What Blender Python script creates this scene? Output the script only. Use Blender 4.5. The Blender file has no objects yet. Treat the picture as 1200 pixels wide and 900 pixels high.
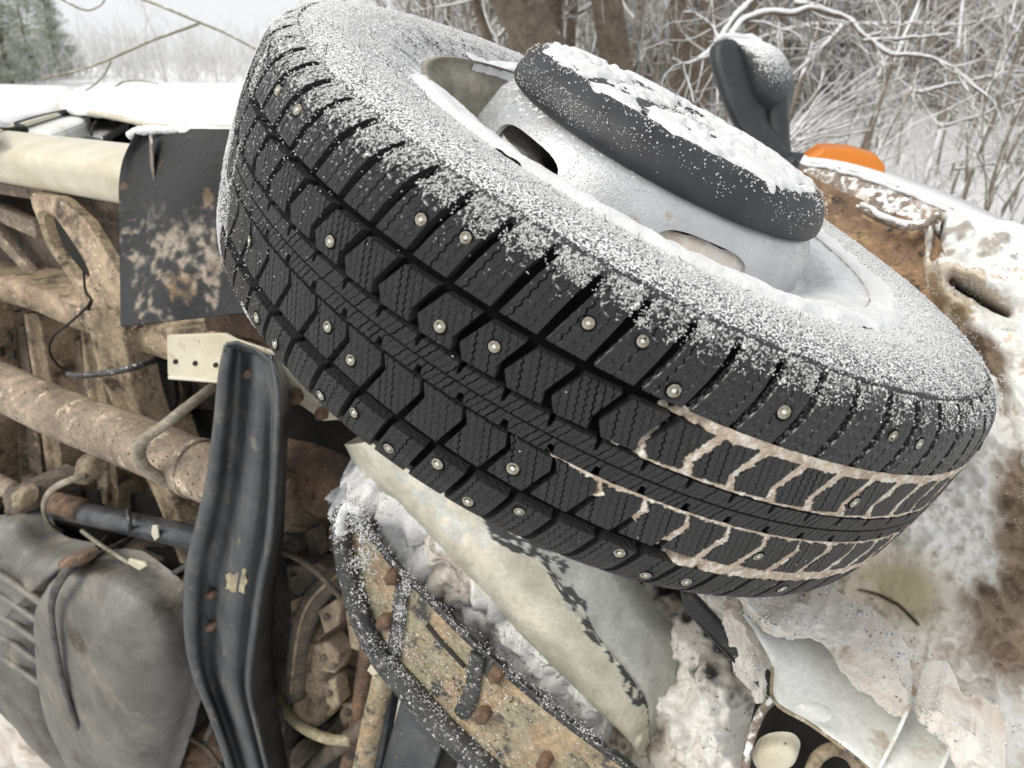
import bpy, math, random
import numpy as np
from mathutils import Matrix, Vector
random.seed(7); RNG = np.random.default_rng(11)
SC = bpy.context.scene
COL = SC.collection
rad = math.radians

# ---------------------------------------------------------------- camera, sky, sun, exposure
F = 867.0                       # focal length in pixels of a 1200 x 900 picture
PITCH = rad(23.5)
CAMH = 2.0
cd = bpy.data.cameras.new('camera'); cam = bpy.data.objects.new('camera', cd); COL.objects.link(cam)
cam.location = (0, 0, CAMH); cam.rotation_euler = (math.pi/2 - PITCH, 0, 0)
cd.sensor_width = 36.0; cd.lens = F/1200*36
cd.clip_start = 0.02; cd.clip_end = 500
cd.dof.use_dof = True; cd.dof.focus_distance = 0.56; cd.dof.aperture_fstop = 10.5
SC.camera = cam
w = bpy.data.worlds.new('World'); SC.world = w; w.use_nodes = True
nt = w.node_tree; nt.nodes.clear()
sky = nt.nodes.new('ShaderNodeTexSky'); sky.sky_type = 'NISHITA'; sky.sun_disc = False
SUN_EL, SUN_ROT = rad(46), rad(-118)
sky.sun_elevation = SUN_EL; sky.sun_rotation = SUN_ROT
sky.air_density = 1.0; sky.dust_density = 6.0; sky.ozone_density = 1.0
hs = nt.nodes.new('ShaderNodeHueSaturation'); hs.inputs['Saturation'].default_value = 0.07; hs.inputs['Value'].default_value = 1.0
bg = nt.nodes.new('ShaderNodeBackground'); bg.inputs['Strength'].default_value = 0.15
wo = nt.nodes.new('ShaderNodeOutputWorld')
cl = nt.nodes.new('ShaderNodeMix'); cl.data_type = 'RGBA'; cl.inputs[0].default_value = .85     # closed cloud cover, evenly white
cl.inputs[7].default_value = (5.35, 5.42, 5.5, 1)
nt.links.new(sky.outputs[0], hs.inputs['Color']); nt.links.new(hs.outputs[0], cl.inputs[6]); nt.links.new(cl.outputs[2], bg.inputs[0]); nt.links.new(bg.outputs[0], wo.inputs[0])
sd = bpy.data.lights.new('sun', 'SUN'); sd.energy = 1.5; sd.angle = rad(25); sd.color = (1.0, 0.94, 0.84)
so = bpy.data.objects.new('sun', sd); COL.objects.link(so)
# direction towards the sun (rotation measured from +Y towards +X)
sdir = Vector((math.sin(SUN_ROT)*math.cos(SUN_EL), math.cos(SUN_ROT)*math.cos(SUN_EL), math.sin(SUN_EL)))
so.rotation_euler = sdir.to_track_quat('Z', 'Y').to_euler()
SC.view_settings.view_transform = 'Standard'; SC.view_settings.look = 'None'
SC.view_settings.exposure = 0.38; SC.view_settings.gamma = 1.0
SC.cycles.max_bounces = 6

# ---------------------------------------------------------------- frames
cp, sp = math.cos(PITCH), math.sin(PITCH)
def c2w(x, y, z):               # camera axes -> world direction
    return np.array([x, y*sp + (-z)*cp, y*cp - (-z)*sp])
CAM = np.array([0, 0, CAMH])
def ray(px, py): return c2w((px-600)/F, (450-py)/F, -1.0)
def PD(px, py, d): return CAM + ray(px, py)*d
FWD = np.array([.845, -.535, 0.0])      # the van's front
BEL = np.array([-.535, -.845, 0.0])     # out of the van's belly, towards the camera side
UP = np.array([0, 0, 1.0])
V0 = np.array([.089, .697, CAMH-.173])
def PB(px, py, b):              # point of a plane parallel to the van's floor
    d = ray(px, py)
    while d @ BEL > -.22: px += 8; d = ray(px, py)      # stay well in front of the camera
    t = (b + (V0-CAM) @ BEL)/(d @ BEL)
    return CAM + d*t
def PZ(px, py, z):
    d = ray(px, py); t = (z-CAMH)/d[2]; return CAM + d*t
def van(a, b, c): return V0 + FWD*a + BEL*b + UP*c

# ---------------------------------------------------------------- noise
def _h(ix, iy, iz):
    n = (ix.astype(np.int64)*374761393 + iy.astype(np.int64)*668265263 + iz.astype(np.int64)*2147483647) & 0xffffffff
    n = ((n ^ (n >> 13))*1274126177) & 0xffffffff
    return ((n ^ (n >> 16)) & 0xffff)/65535.0
def vnoise(P):
    P = np.asarray(P, float); i = np.floor(P).astype(int); f = P-i; f = f*f*(3-2*f)
    r = 0
    for dx in (0, 1):
        for dy in (0, 1):
            for dz in (0, 1):
                wgt = (f[..., 0] if dx else 1-f[..., 0])*(f[..., 1] if dy else 1-f[..., 1])*(f[..., 2] if dz else 1-f[..., 2])
                r = r + wgt*_h(i[..., 0]+dx, i[..., 1]+dy, i[..., 2]+dz)
    return r*2-1
def fbm(P, s, o=4):
    P = np.asarray(P, float)*s; r = 0; a = .5
    for k in range(o): r = r + a*vnoise(P+17.3*k); P = P*2.03; a *= .5
    return r

# ---------------------------------------------------------------- materials
def newmat(name):
    m = bpy.data.materials.new(name); m.use_nodes = True
    t = m.node_tree; b = t.nodes['Principled BSDF']; return m, t, b
def nz(t, scale, detail=6, rough=.6, vec=None, off=0):
    n = t.nodes.new('ShaderNodeTexNoise'); n.inputs['Scale'].default_value = scale
    n.inputs['Detail'].default_value = detail; n.inputs['Roughness'].default_value = rough
    if vec is None:
        tc = t.nodes.new('ShaderNodeTexCoord'); vec = tc.outputs['Object']
    if off:
        mp = t.nodes.new('ShaderNodeMapping'); mp.inputs['Location'].default_value = (off, off*.7, off*1.3)
        t.links.new(vec, mp.inputs[0]); vec = mp.outputs[0]
    t.links.new(vec, n.inputs['Vector']); return n.outputs['Fac']
def step(t, v, lo, hi):
    r = t.nodes.new('ShaderNodeMapRange'); r.inputs[1].default_value = lo; r.inputs[2].default_value = hi
    r.interpolation_type = 'SMOOTHSTEP'
    t.links.new(v, r.inputs[0]); return r.outputs[0]
def mixc(t, f, a, b):
    n = t.nodes.new('ShaderNodeMix'); n.data_type = 'RGBA'
    if hasattr(f, 'links'): t.links.new(f, n.inputs[0])
    else: n.inputs[0].default_value = f
    for s, v in ((6, a), (7, b)):
        if hasattr(v, 'links'): t.links.new(v, n.inputs[s])
        else: n.inputs[s].default_value = (*v, 1)
    return n.outputs[2]
def mth(t, op, a, b=0.0):
    n = t.nodes.new('ShaderNodeMath'); n.operation = op
    for i, v in enumerate((a, b)):
        if hasattr(v, 'links'): t.links.new(v, n.inputs[i])
        else: n.inputs[i].default_value = v
    return n.outputs[0]
SNOWC = (.83, .835, .84)
def mat(name, c1, c2, sc=12, c3=None, t3=(.55, .62), sc3=20, c4=None, t4=(.6, .65), sc4=60, rough=.6, metal=0.0,
        bump=.3, bsc=60, bdist=.002, frost=None, fsc=120, attr=None, detail=6, r3=None, off=0.0, fine=None):
    """two-tone base, an optional second wear layer, a fine speck layer, and an optional coat of frost on faces turned upwards"""
    m, t, b = newmat(name)
    if fine is None: fine = 0.0 if any(k_ in name for k_ in ('snow', 'rubber', 'twig', 'wheel', 'stud', 'cap', 'mirror', 'needle')) else (.45 if 'paint' in name else .85)
    if attr:
        a = t.nodes.new('ShaderNodeVertexColor'); a.layer_name = attr
        c = mixc(t, step(t, nz(t, sc, detail, off=off), .35, .65), a.outputs[0], c2) if c2 is not None else a.outputs[0]
        if c2 is not None:
            n = t.nodes.new('ShaderNodeMix'); n.data_type = 'RGBA'; n.blend_type = 'MULTIPLY'; n.inputs[0].default_value = .8
            t.links.new(a.outputs[0], n.inputs[6]); t.links.new(mixc(t, step(t, nz(t, sc, detail, off=off), .3, .7), c2, (1, 1, 1)), n.inputs[7]); c = n.outputs[2]
    else:
        c = mixc(t, step(t, nz(t, sc, detail, off=off), .35, .65), c1, c2)
    if c3: c = mixc(t, step(t, nz(t, sc3, 8, .65, off=3+off), *t3), c, c3)
    if c4: c = mixc(t, step(t, nz(t, sc4, 4, .7, off=7+off), *t4), c, c4)
    if fine:
        n = t.nodes.new('ShaderNodeMix'); n.data_type = 'RGBA'; n.blend_type = 'MULTIPLY'; n.inputs[0].default_value = fine
        g1 = mth(t, 'MULTIPLY', step(t, nz(t, 210, 5, .75, off=11), .30, .70), 1.0)
        g2 = step(t, nz(t, 34, 6, .7, off=13), .30, .72)
        g3 = mth(t, 'ADD', mth(t, 'MULTIPLY', g1, .75), mth(t, 'ADD', mth(t, 'MULTIPLY', g2, .65), .28))
        cm = t.nodes.new('ShaderNodeCombineColor'); 
        for k_ in range(3): t.links.new(g3, cm.inputs[k_])
        t.links.new(c, n.inputs[6]); t.links.new(cm.outputs[0], n.inputs[7]); c = n.outputs[2]; n.clamp_result = False
    rv = rough
    if frost:
        g = t.nodes.new('ShaderNodeNewGeometry'); s = t.nodes.new('ShaderNodeSeparateXYZ'); t.links.new(g.outputs['Normal'], s.inputs[0])
        f = step(t, mth(t, 'ADD', s.outputs[2], mth(t, 'MULTIPLY', mth(t, 'SUBTRACT', nz(t, fsc, 2.5, .6, off=5), .5), 2.4)), *frost)
        c = mixc(t, f, c, SNOWC)
        mr = t.nodes.new('ShaderNodeMapRange'); mr.inputs[3].default_value = rough; mr.inputs[4].default_value = .9; t.links.new(f, mr.inputs[0]); rv = mr.outputs[0]
        t.links.new(mth(t, 'MULTIPLY', mth(t, 'SUBTRACT', 1.0, f), metal), b.inputs['Metallic'])
    else: b.inputs['Metallic'].default_value = metal
    t.links.new(c, b.inputs['Base Color'])
    if hasattr(rv, 'links'): t.links.new(rv, b.inputs['Roughness'])
    else:
        mr = t.nodes.new('ShaderNodeMapRange'); mr.inputs[3].default_value = max(.05, rough-.15); mr.inputs[4].default_value = min(1, rough+.15)
        t.links.new(nz(t, sc*2, 4, off=9), mr.inputs[0]); t.links.new(mr.outputs[0], b.inputs['Roughness'])
    if bump:
        bm = t.nodes.new('ShaderNodeBump'); bm.inputs['Strength'].default_value = bump; bm.inputs['Distance'].default_value = bdist
        t.links.new(nz(t, bsc, 8, .65, off=2), bm.inputs['Height']); t.links.new(bm.outputs[0], b.inputs['Normal'])
    return m
def snowmat(name, c1, c2, sc, c3=None, t3=(.55, .7), sc3=8, bsc=250, bump=.6, attr=None, c4=None, t4=(.62, .68), sc4=90):
    m = mat(name, c1, c2, sc, c3, t3, sc3, c4, t4, sc4, rough=.85, bump=bump, bsc=bsc, bdist=.004, attr=attr)
    b = m.node_tree.nodes['Principled BSDF']; b.inputs['Specular IOR Level'].default_value = .25
    return m
M = {}
M['snow'] = snowmat('snow', (.83, .835, .84), (.74, .745, .75), 30)
M['snow_dirty'] = snowmat('dirty_snow', (.80, .78, .74), (.62, .55, .48), 9, (.42, .33, .26), (.58, .72), 14, bump=.8, bsc=140, c4=(.12, .09, .07), t4=(.70, .74))
M['snow_attr'] = snowmat('stained_shaded_snow', None, (.90, .88, .84), 60, attr='Col', bump=1.0, bsc=130, c4=(.13, .10, .08), t4=(.68, .72), sc4=110)  # vertex colours hold stains, and painted shade in the dents and mouth
M['grain'] = snowmat('snow_grain', (.84, .845, .85), (.72, .725, .73), 200, bump=0)
M['rubber'] = mat('tread_rubber', (.027, .0275, .0295), (.018, .0185, .020), 60, (.046, .045, .043), (.58, .68), 90, (.10, .098, .094), (.655, .70), 430, rough=.38, bump=1.0, bsc=380, bdist=.006)
M['rubber_shoulder'] = mat('powdered_shoulder_rubber', (.027, .0275, .0295), (.018, .0185, .020), 60, (.046, .045, .043), (.58, .68), 90, (.10, .098, .094), (.655, .70), 430, rough=.38, frost=(.60, 1.05), fsc=420, bump=1.0, bsc=380, bdist=.006)
M['rubber_side'] = mat('sidewall_rubber', (.040, .041, .044), (.026, .027, .03), 40, rough=.6, bump=.4, bsc=400, bdist=.001, frost=(.80, .96), fsc=640)
M['groove'] = mat('shaded_groove_rubber', (.006, .006, .007), (.003, .003, .0035), 40, rough=.95, bump=.3, bsc=200)  # tread rubber blackened: groove shade put into the colour
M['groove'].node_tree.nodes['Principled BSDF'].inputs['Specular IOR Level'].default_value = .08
M['stud'] = mat('stud_alloy', (.50, .48, .42), (.30, .26, .19), 500, rough=.35, metal=.75, bump=.8, bsc=900, bdist=.002)
M['stud_pin'] = mat('stud_pin', (.75, .75, .72), (.55, .55, .52), 300, rough=.3, metal=.7, bump=0)
M['packed'] = mat('packed_mud_snow', (.60, .51, .41), (.40, .31, .23), 90, (.76, .71, .63), (.48, .60), 160, rough=.9, bump=1, bsc=400, bdist=.002)
M['rim'] = mat('silver_wheel_paint', (.50, .515, .53), (.42, .43, .44), 25, (.33, .27, .18), (.60, .72), 26, (.10, .06, .03), (.69, .72), 110, rough=.38, metal=.45, bump=.4, bsc=200, frost=(.88, 1.35), fsc=240)
M['barrel'] = mat('shaded_barrel_paint', (.36, .335, .27), (.16, .145, .115), 18, rough=.5, metal=.1, bump=.2)  # darkened so the colour carries the shade inside the wheel opening
M['cap'] = mat('black_cap_plastic', (.020, .021, .024), (.032, .034, .038), 30, rough=.55, bump=.35, bsc=300, bdist=.001)
M['cream'] = mat('cream_paint', (.62, .59, .48), (.52, .47, .35), 7, (.36, .25, .13), (.64, .74), 12, (.25, .18, .10), (.70, .74), 70, rough=.45, bump=.15, bsc=120, fine=.18)
M['white_paint'] = mat('white_body_paint', (.78, .79, .77), (.70, .71, .68), 9, (.46, .38, .28), (.58, .72), 12, (.18, .12, .07), (.70, .74), 80, rough=.35, bump=.25, bsc=150, fine=.25)
M['plastic_flap'] = mat('mud_flap_rubber', (.022, .023, .024), (.030, .030, .031), 14, (.30, .25, .19), (.60, .70), 16, (.17, .12, .07), (.62, .70), 45, rough=.6, bump=.6, bsc=150)
M['flap'] = mat('muddy_flap_rubber', None, (.6, .6, .6), 60, rough=.6, bump=.9, bsc=120, bdist=.004, attr='Col')
M['chan'] = mat('black_painted_steel', (.055, .060, .066), (.10, .104, .108), 11, (.17, .15, .12), (.56, .70), 26, (.36, .25, .14), (.66, .69), 60, rough=.42, metal=.25, bump=.5, bsc=120)
M['tan_frame'] = mat('tan_muddy_frame', (.44, .345, .235), (.26, .195, .13), 9, (.085, .06, .042), (.50, .64), 19, (.60, .50, .37), (.58, .68), 80, rough=.75, bump=.9, bsc=90, bdist=.003)
M['floor_metal'] = mat('muddy_floor_panel', (.19, .15, .12), (.085, .065, .052), 8, (.34, .25, .16), (.56, .68), 15, (.04, .032, .026), (.58, .66), 45, rough=.8, bump=.5, bsc=90)
M['pipe'] = mat('dusty_steel_pipe', (.34, .27, .205), (.20, .155, .115), 10, (.56, .47, .35), (.56, .66), 34, (.12, .08, .05), (.62, .68), 80, rough=.7, bump=.5, bsc=130)
M['pipe_rust'] = mat('rusty_pipe', (.20, .125, .08), (.11, .075, .055), 20, (.06, .045, .04), (.55, .62), 30, rough=.8, bump=.5)
M['black_pipe'] = mat('black_pipe', (.05, .055, .065), (.09, .095, .10), 20, (.22, .17, .12), (.66, .72), 25, rough=.35, metal=.4, bump=.2)
M['rod'] = mat('dusty_rod', (.33, .30, .24), (.22, .19, .14), 25, rough=.6, metal=.2, bump=.3)
M['tank'] = mat('dusty_plastic_tank', (.19, .185, .168), (.115, .11, .10), 5, (.27, .245, .20), (.50, .72), 8, (.07, .055, .04), (.52, .74), 9, rough=.5, bump=.35, bsc=70, fine=.4)
M['tank_strap'] = mat('dark_strap', (.05, .05, .05), (.11, .10, .09), 30, (.22, .15, .09), (.6, .66), 40, rough=.6)
M['dark'] = mat('dark_cavity_metal', (.012, .011, .010), (.025, .021, .017), 12, (.07, .05, .035), (.6, .7), 25, rough=.8, bump=.5)
M['cast'] = mat('dusty_casting', (.36, .29, .20), (.22, .17, .12), 18, (.10, .075, .055), (.58, .68), 30, rough=.85, bump=.7, bsc=70)
M['cast_dark'] = mat('dark_dusty_casting', (.15, .12, .095), (.08, .065, .052), 16, (.26, .20, .14), (.62, .70), 30, rough=.85, bump=.6, bsc=70)
M['hose'] = mat('cream_hose', (.34, .30, .19), (.22, .19, .13), 30, rough=.5)
M['rust'] = mat('rusted_steel', (.17, .10, .062), (.10, .062, .042), 50, (.05, .035, .028), (.6, .68), 60, rough=.85, bump=.7, bsc=160)
M['black_edge'] = mat('black_flaking_edge', (.030, .032, .034), (.06, .06, .06), 40, (.24, .21, .18), (.56, .64), 90, (.75, .75, .75), (.60, .64), 200, rough=.5, bump=.5, bsc=150)
M['brkt'] = mat('tan_worn_bracket', (.36, .26, .155), (.28, .26, .18), 22, (.055, .055, .052), (.52, .62), 24, (.70, .68, .64), (.62, .66), 120, rough=.55, bump=.8, bsc=120)
M['arm'] = mat('two_tone_arm', None, (.72, .72, .70), 25, (.40, .38, .33), (.62, .70), 35, (.05, .05, .05), (.70, .73), 90, rough=.5, bump=.3, bsc=120, attr='Col', fine=.3)
M['liner'] = mat('rusty_arch_liner', (.27, .165, .095), (.15, .095, .06), 14, (.38, .26, .14), (.56, .66), 22, (.05, .035, .025), (.54, .66), 40, rough=.8, bump=.6, bsc=90)
M['fender'] = mat('mud_caked_fender', (.27, .22, .18), (.18, .145, .12), 14, (.55, .50, .44), (.54, .62), 26, (.08, .06, .05), (.66, .72), 60, rough=.8, bump=.5, bsc=100, frost=(.55, .95), fsc=90)
M['crumple'] = mat('snowed_white_panel', (.60, .58, .53), (.40, .34, .27), 9, (.80, .81, .81), (.44, .60), 26, (.14, .11, .08), (.66, .72), 40, rough=.7, bump=.8, bsc=120, frost=(.35, .8), fsc=70)
M['bark'] = mat('bark', (.17, .135, .105), (.11, .085, .065), 12, (.28, .23, .18), (.6, .7), 20, rough=.9, bump=.8, bsc=40, bdist=.02, frost=(.75, 1.1), fsc=9)
M['twig'] = mat('snowy_twig', (.23, .195, .155), (.145, .12, .095), 3, rough=.9, bump=0, frost=(-.02, .25), fsc=5)
M['twig_pale'] = mat('hazed_hoar_frosted_twig', (.42, .41, .39), (.55, .55, .54), 3, rough=.9, bump=0, frost=(-.1, .4), fsc=5)  # hoar frost, with distant haze also put into the pale colour
M['scrub'] = mat('haze_pale_frosted_twig', (.62, .62, .61), (.72, .72, .715), 3, rough=.9, bump=0)  # frosted twigs paled towards the sky: haze put into the colour
M['needle'] = mat('frosted_pine_needles', (.27, .30, .22), (.36, .38, .31), 3, rough=.8, bump=0, frost=(.35, .8), fsc=6)
M['olive'] = mat('bare_branch', (.30, .28, .20), (.20, .18, .12), 10, rough=.8, bump=.3, frost=(.8, 1.0), fsc=60)
M['amber'], t_, b_ = newmat('amber_lens')
b_.inputs['Base Color'].default_value = (.78, .23, .008, 1); b_.inputs['Roughness'].default_value = .3
b_.inputs['Transmission Weight'].default_value = .25
wv_ = t_.nodes.new('ShaderNodeTexWave'); wv_.inputs['Scale'].default_value = 85; tc_ = t_.nodes.new('ShaderNodeTexCoord'); t_.links.new(tc_.outputs['Object'], wv_.inputs['Vector'])
bp_ = t_.nodes.new('ShaderNodeBump'); bp_.inputs['Strength'].default_value = .35; bp_.inputs['Distance'].default_value = .003; t_.links.new(wv_.outputs['Fac'], bp_.inputs['Height']); t_.links.new(bp_.outputs[0], b_.inputs['Normal'])
M['mirror'] = mat('mirror_shell_plastic', (.016, .019, .022), (.026, .029, .033), 20, rough=.5, bump=.2, bsc=200)
M['mirror_frosted'] = mat('frosted_mirror_back', (.018, .02, .023), (.028, .031, .034), 20, rough=.55, bump=.3, bsc=200, frost=(.25, 1.0), fsc=260)
M['hole'] = mat('hole_shade_and_wire_black', (.005, .0045, .004), (.012, .010, .008), 20, rough=.9, bump=0)  # near-black: shade of holes, gaps and bay put into colour; wires too

# ---------------------------------------------------------------- object helpers
def mesh(name, V, Fc, m, smooth=False, cols=None, auto=None):
    me = bpy.data.meshes.new(name)
    V = np.asarray(V, float)
    me.from_pydata([tuple(v) for v in V], [], [tuple(int(i) for i in f) for f in Fc])
    fin(me, m, smooth, cols); return me
def fin(me, m, smooth, cols=None):
    if cols is not None:
        a = me.color_attributes.new('Col', 'FLOAT_COLOR', 'POINT')
        cc = np.ones((len(me.vertices), 4)); cc[:, :3] = cols; a.data.foreach_set('color', cc.ravel())
    if m is not None: me.materials.append(m)
    if smooth: me.polygons.foreach_set('use_smooth', [True]*len(me.polygons))
    me.update()
def fastmesh(name, V, T, m, smooth=False):      # numpy arrays, all faces of one size
    me = bpy.data.meshes.new(name); n = T.shape[1]
    me.vertices.add(len(V)); me.vertices.foreach_set('co', np.asarray(V, np.float32).ravel())
    me.loops.add(T.size); me.loops.foreach_set('vertex_index', T.ravel().astype(np.int32))
    me.polygons.add(len(T)); me.polygons.foreach_set('loop_start', np.arange(0, T.size, n, dtype=np.int32))
    me.polygons.foreach_set('loop_total', np.full(len(T), n, np.int32))
    me.update(calc_edges=True)
    fin(me, m, smooth); return me
def link(name, me, parent=None, local=False):
    o = bpy.data.objects.new(name, me); COL.objects.link(o)
    if parent is not None:
        o.parent = parent
        if not local: o.matrix_parent_inverse = parent.matrix_world.inverted()
    return o
def tag(o, label=None, cat=None, group=None, kind=None):
    if label: o['label'] = label
    if cat: o['category'] = cat
    if group: o['group'] = group
    if kind: o['kind'] = kind
    return o
def normalize(v): return v/np.linalg.norm(v)
def spline(pts, n=8, closed=False):
    P = [np.asarray(p, float) for p in pts]; out = []; N = len(P)
    rng = range(N if closed else N-1)
    for i in rng:
        p0 = P[(i-1) % N] if closed or i > 0 else 2*P[0]-P[1]
        p1 = P[i]; p2 = P[(i+1) % N]
        p3 = P[(i+2) % N] if closed or i+2 < N else 2*P[-1]-P[-2]
        for k in range(n):
            t = k/n
            out.append(.5*((2*p1)+(-p0+p2)*t+(2*p0-5*p1+4*p2-p3)*t*t+(-p0+3*p1-3*p2+p3)*t**3))
    if not closed: out.append(P[-1])
    return np.array(out)
def tube_geo(P, R, k=12, caps=True, flat=None):
    """swept tube along points P with radii R; flat=(dir, factor) squeezes the section"""
    P = np.asarray(P, float); n = len(P); R = np.broadcast_to(R, (n,))
    T = np.gradient(P, axis=0); T /= np.linalg.norm(T, axis=1)[:, None]+1e-12
    ref = np.array([0, 0, 1.0]) if abs(T[0][2]) < .9 else np.array([1.0, 0, 0])
    N = np.cross(T[0], ref); N /= np.linalg.norm(N); V = []
    for i in range(n):
        N = N - T[i]*(N@T[i]); N /= np.linalg.norm(N)+1e-12; B = np.cross(T[i], N)
        a = np.arange(k)*2*math.pi/k
        ring = (np.cos(a)[:, None]*N+np.sin(a)[:, None]*B)*R[i]
        if flat is not None:
            d = flat[0]/np.linalg.norm(flat[0]); ring = ring - (ring@d)[:, None]*d*(1-flat[1])
        V.append(P[i]+ring)
    V = np.concatenate(V); Fc = []
    for i in range(n-1):
        for j in range(k):
            Fc.append((i*k+j, i*k+(j+1) % k, (i+1)*k+(j+1) % k, (i+1)*k+j))
    if caps: Fc.append(tuple(range(k-1, -1, -1))); Fc.append(tuple(range((n-1)*k, n*k)))
    return V, Fc
class Geo:
    def __init__(s): s.V = []; s.F = []; s.n = 0
    def add(s, V, Fc):
        s.V.append(np.asarray(V, float)); s.F += [tuple(i+s.n for i in f) for f in Fc]; s.n += len(V); return s
    def make(s, name, m, parent=None, smooth=False, local=False, cols=None):
        return link(name, mesh(name, np.concatenate(s.V), s.F, m, smooth, cols), parent, local)
def tube(name, P, R, m, parent, k=12, n=6, **kw):
    P = spline(P, n) if n > 1 else np.asarray(P)
    if not np.isscalar(R):
        R = np.interp(np.linspace(0, 1, len(P)), np.linspace(0, 1, len(R)), R)
    V, Fc = tube_geo(P, R, k, **kw); return link(name, mesh(name, V, Fc, m, True), parent)
def box_geo(c, ax, s):
    c = np.asarray(c, float); ax = [np.asarray(a, float) for a in ax]
    V = [c+ax[0]*s[0]*i+ax[1]*s[1]*j+ax[2]*s[2]*k for i in (-.5, .5) for j in (-.5, .5) for k in (-.5, .5)]
    return V, [(0, 1, 3, 2), (4, 6, 7, 5), (0, 4, 5, 1), (2, 3, 7, 6), (0, 2, 6, 4), (1, 5, 7, 3)]
def bevel(o, w=.002, seg=2):
    md = o.modifiers.new('bevel', 'BEVEL'); md.width = w; md.segments = seg; md.limit_method = 'ANGLE'; md.angle_limit = rad(35); return o
def plate(name, px, b, thick, m, parent, bev=.002, smooth_n=0, holes=None):
    """px: outline in picture pixels (x, y[, b]); plate parallel to the van's floor with thickness away from the camera"""
    pts = [PB(p[0], p[1], p[2] if len(p) > 2 else b) for p in px]
    if smooth_n: pts = list(spline(pts, smooth_n, True))
    n = len(pts); nor = BEL
    V = [p for p in pts]+[p-nor*thick for p in pts]
    Fc = [tuple(range(n)), tuple(range(2*n-1, n-1, -1))]+[(i, i+n, (i+1) % n+n, (i+1) % n) for i in range(n)]
    o = link(name, mesh(name, V, Fc, m), parent)
    import bmesh
    bm = bmesh.new(); bm.from_mesh(o.data); bmesh.ops.recalc_face_normals(bm, faces=bm.faces); bm.to_mesh(o.data); bm.free()
    if bev: bevel(o, bev)
    return o
def blob(name, px, b, h, m, parent, rings=10, n=5, power=2.2, depth=.08, noise=0, ns=20, skew=(0, 0)):
    """inflated solid: outline in pixels on floor-parallel plane b, bulging h towards the camera side"""
    if h < .021 and depth == .08: depth = h*.7
    pts = spline([PB(p[0], p[1], p[2] if len(p) > 2 else b) for p in px], n, True); c = pts.mean(0)
    V = [c+BEL*h + FWD*skew[0]+UP*skew[1]]; k = len(pts)
    for r in range(1, rings+1):
        s = math.sin(r/rings*math.pi/2); hh = h*(max(0, 1-s**power))**(1/power)
        for p in pts: V.append(c+(p-c)*s+BEL*hh + (FWD*skew[0]+UP*skew[1])*(1-s))
    for p in pts: V.append(c+(p-c)*.97-BEL*depth)
    V = np.array(V)
    if noise:
        V = V+BEL*(fbm(V, ns)*noise)[:, None]+UP*(fbm(V+5, ns)*noise*.6)[:, None]
    Fc = [(0, 1+j, 1+(j+1) % k) for j in range(k)]
    for r in range(rings):
        for j in range(k):
            a = 1+r*k+j; d = 1+r*k+(j+1) % k
            Fc.append((a, a+k, d+k, d))
    Fc.append(tuple(1+rings*k+j for j in range(k)))
    return link(name, mesh(name, V, Fc, m, True), parent)
def loft(name, secs, m, parent, smooth=True, closed=False, thick=0.0, cols=None, rows=4, bev=0, noise=0, ns=20):
    """secs: list of sections, each a list of world points; interpolated along with a spline"""
    S = [np.array(s) for s in secs]; k = len(S[0])
    A = spline([s.ravel() for s in S], rows); A = A.reshape(len(A), k, 3)
    if noise: A = A+BEL*(fbm(A, ns)*noise)[..., None]
    n = len(A); V = A.reshape(-1, 3); Fc = []
    for i in range(n-1):
        for j in range(k if closed else k-1):
            Fc.append((i*k+j, i*k+(j+1) % k, (i+1)*k+(j+1) % k, (i+1)*k+j))
    cc = None
    if cols is not None: cc = cols(np.repeat(np.linspace(0, 1, n), k), np.tile(np.linspace(0, 1, k), n), V)
    o = link(name, mesh(name, V, Fc, m, smooth, cc), parent)
    if thick:
        md = o.modifiers.new('thickness', 'SOLIDIFY'); md.thickness = thick; md.offset = 0
    if bev: bevel(o, bev)
    return o

# ================================================================ SETTING
# ground: one sheet, dipping under the wreck (a ditch), rising gently behind
def ground_z(x, y):
    z = 0.72 + .03*np.clip(y-6, 0, 40) + .07*fbm(np.stack([x, y, 0*x], -1), .5, 3) + .02*fbm(np.stack([x, y, 0*x], -1), 3, 3)
    d = np.hypot((x+.1)/2.6, (y-2.2)/1.9); z = z - 1.25*np.exp(-d**4)
    z = z + .40*np.clip((x-2.0)/3.0, 0, 1)*np.clip((9-y)/4, 0, 1)*np.clip(y/3, 0, 1)
    return z
q = np.sinh(np.linspace(-5.2, 5.2, 181)); q = q/q.max()*220
gx, gy = np.meshgrid(q, q+2.0, indexing='ij'); gz = ground_z(gx, gy)
gi = np.arange(gx.size).reshape(gx.shape)
Tq = np.stack([gi[:-1, :-1].ravel(), gi[1:, :-1].ravel(), gi[1:, 1:].ravel(), gi[:-1, 1:].ravel()], 1)
tag(link('snowy_ground', fastmesh('snowy_ground', np.stack([gx, gy, gz], -1).reshape(-1, 3), Tq, M['snow'], True)), kind='structure')

# ================================================================ THE VAN
vroot = bpy.data.objects.new('overturned_van', None); COL.objects.link(vroot)
vroot.location = van(-.4, -.5, -1.5); vroot.empty_display_size = .3
tag(vroot, 'wrecked cream van lying on its side, muddy underside and studded front wheel showing', 'van')
bpy.context.view_layer.update()

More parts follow.
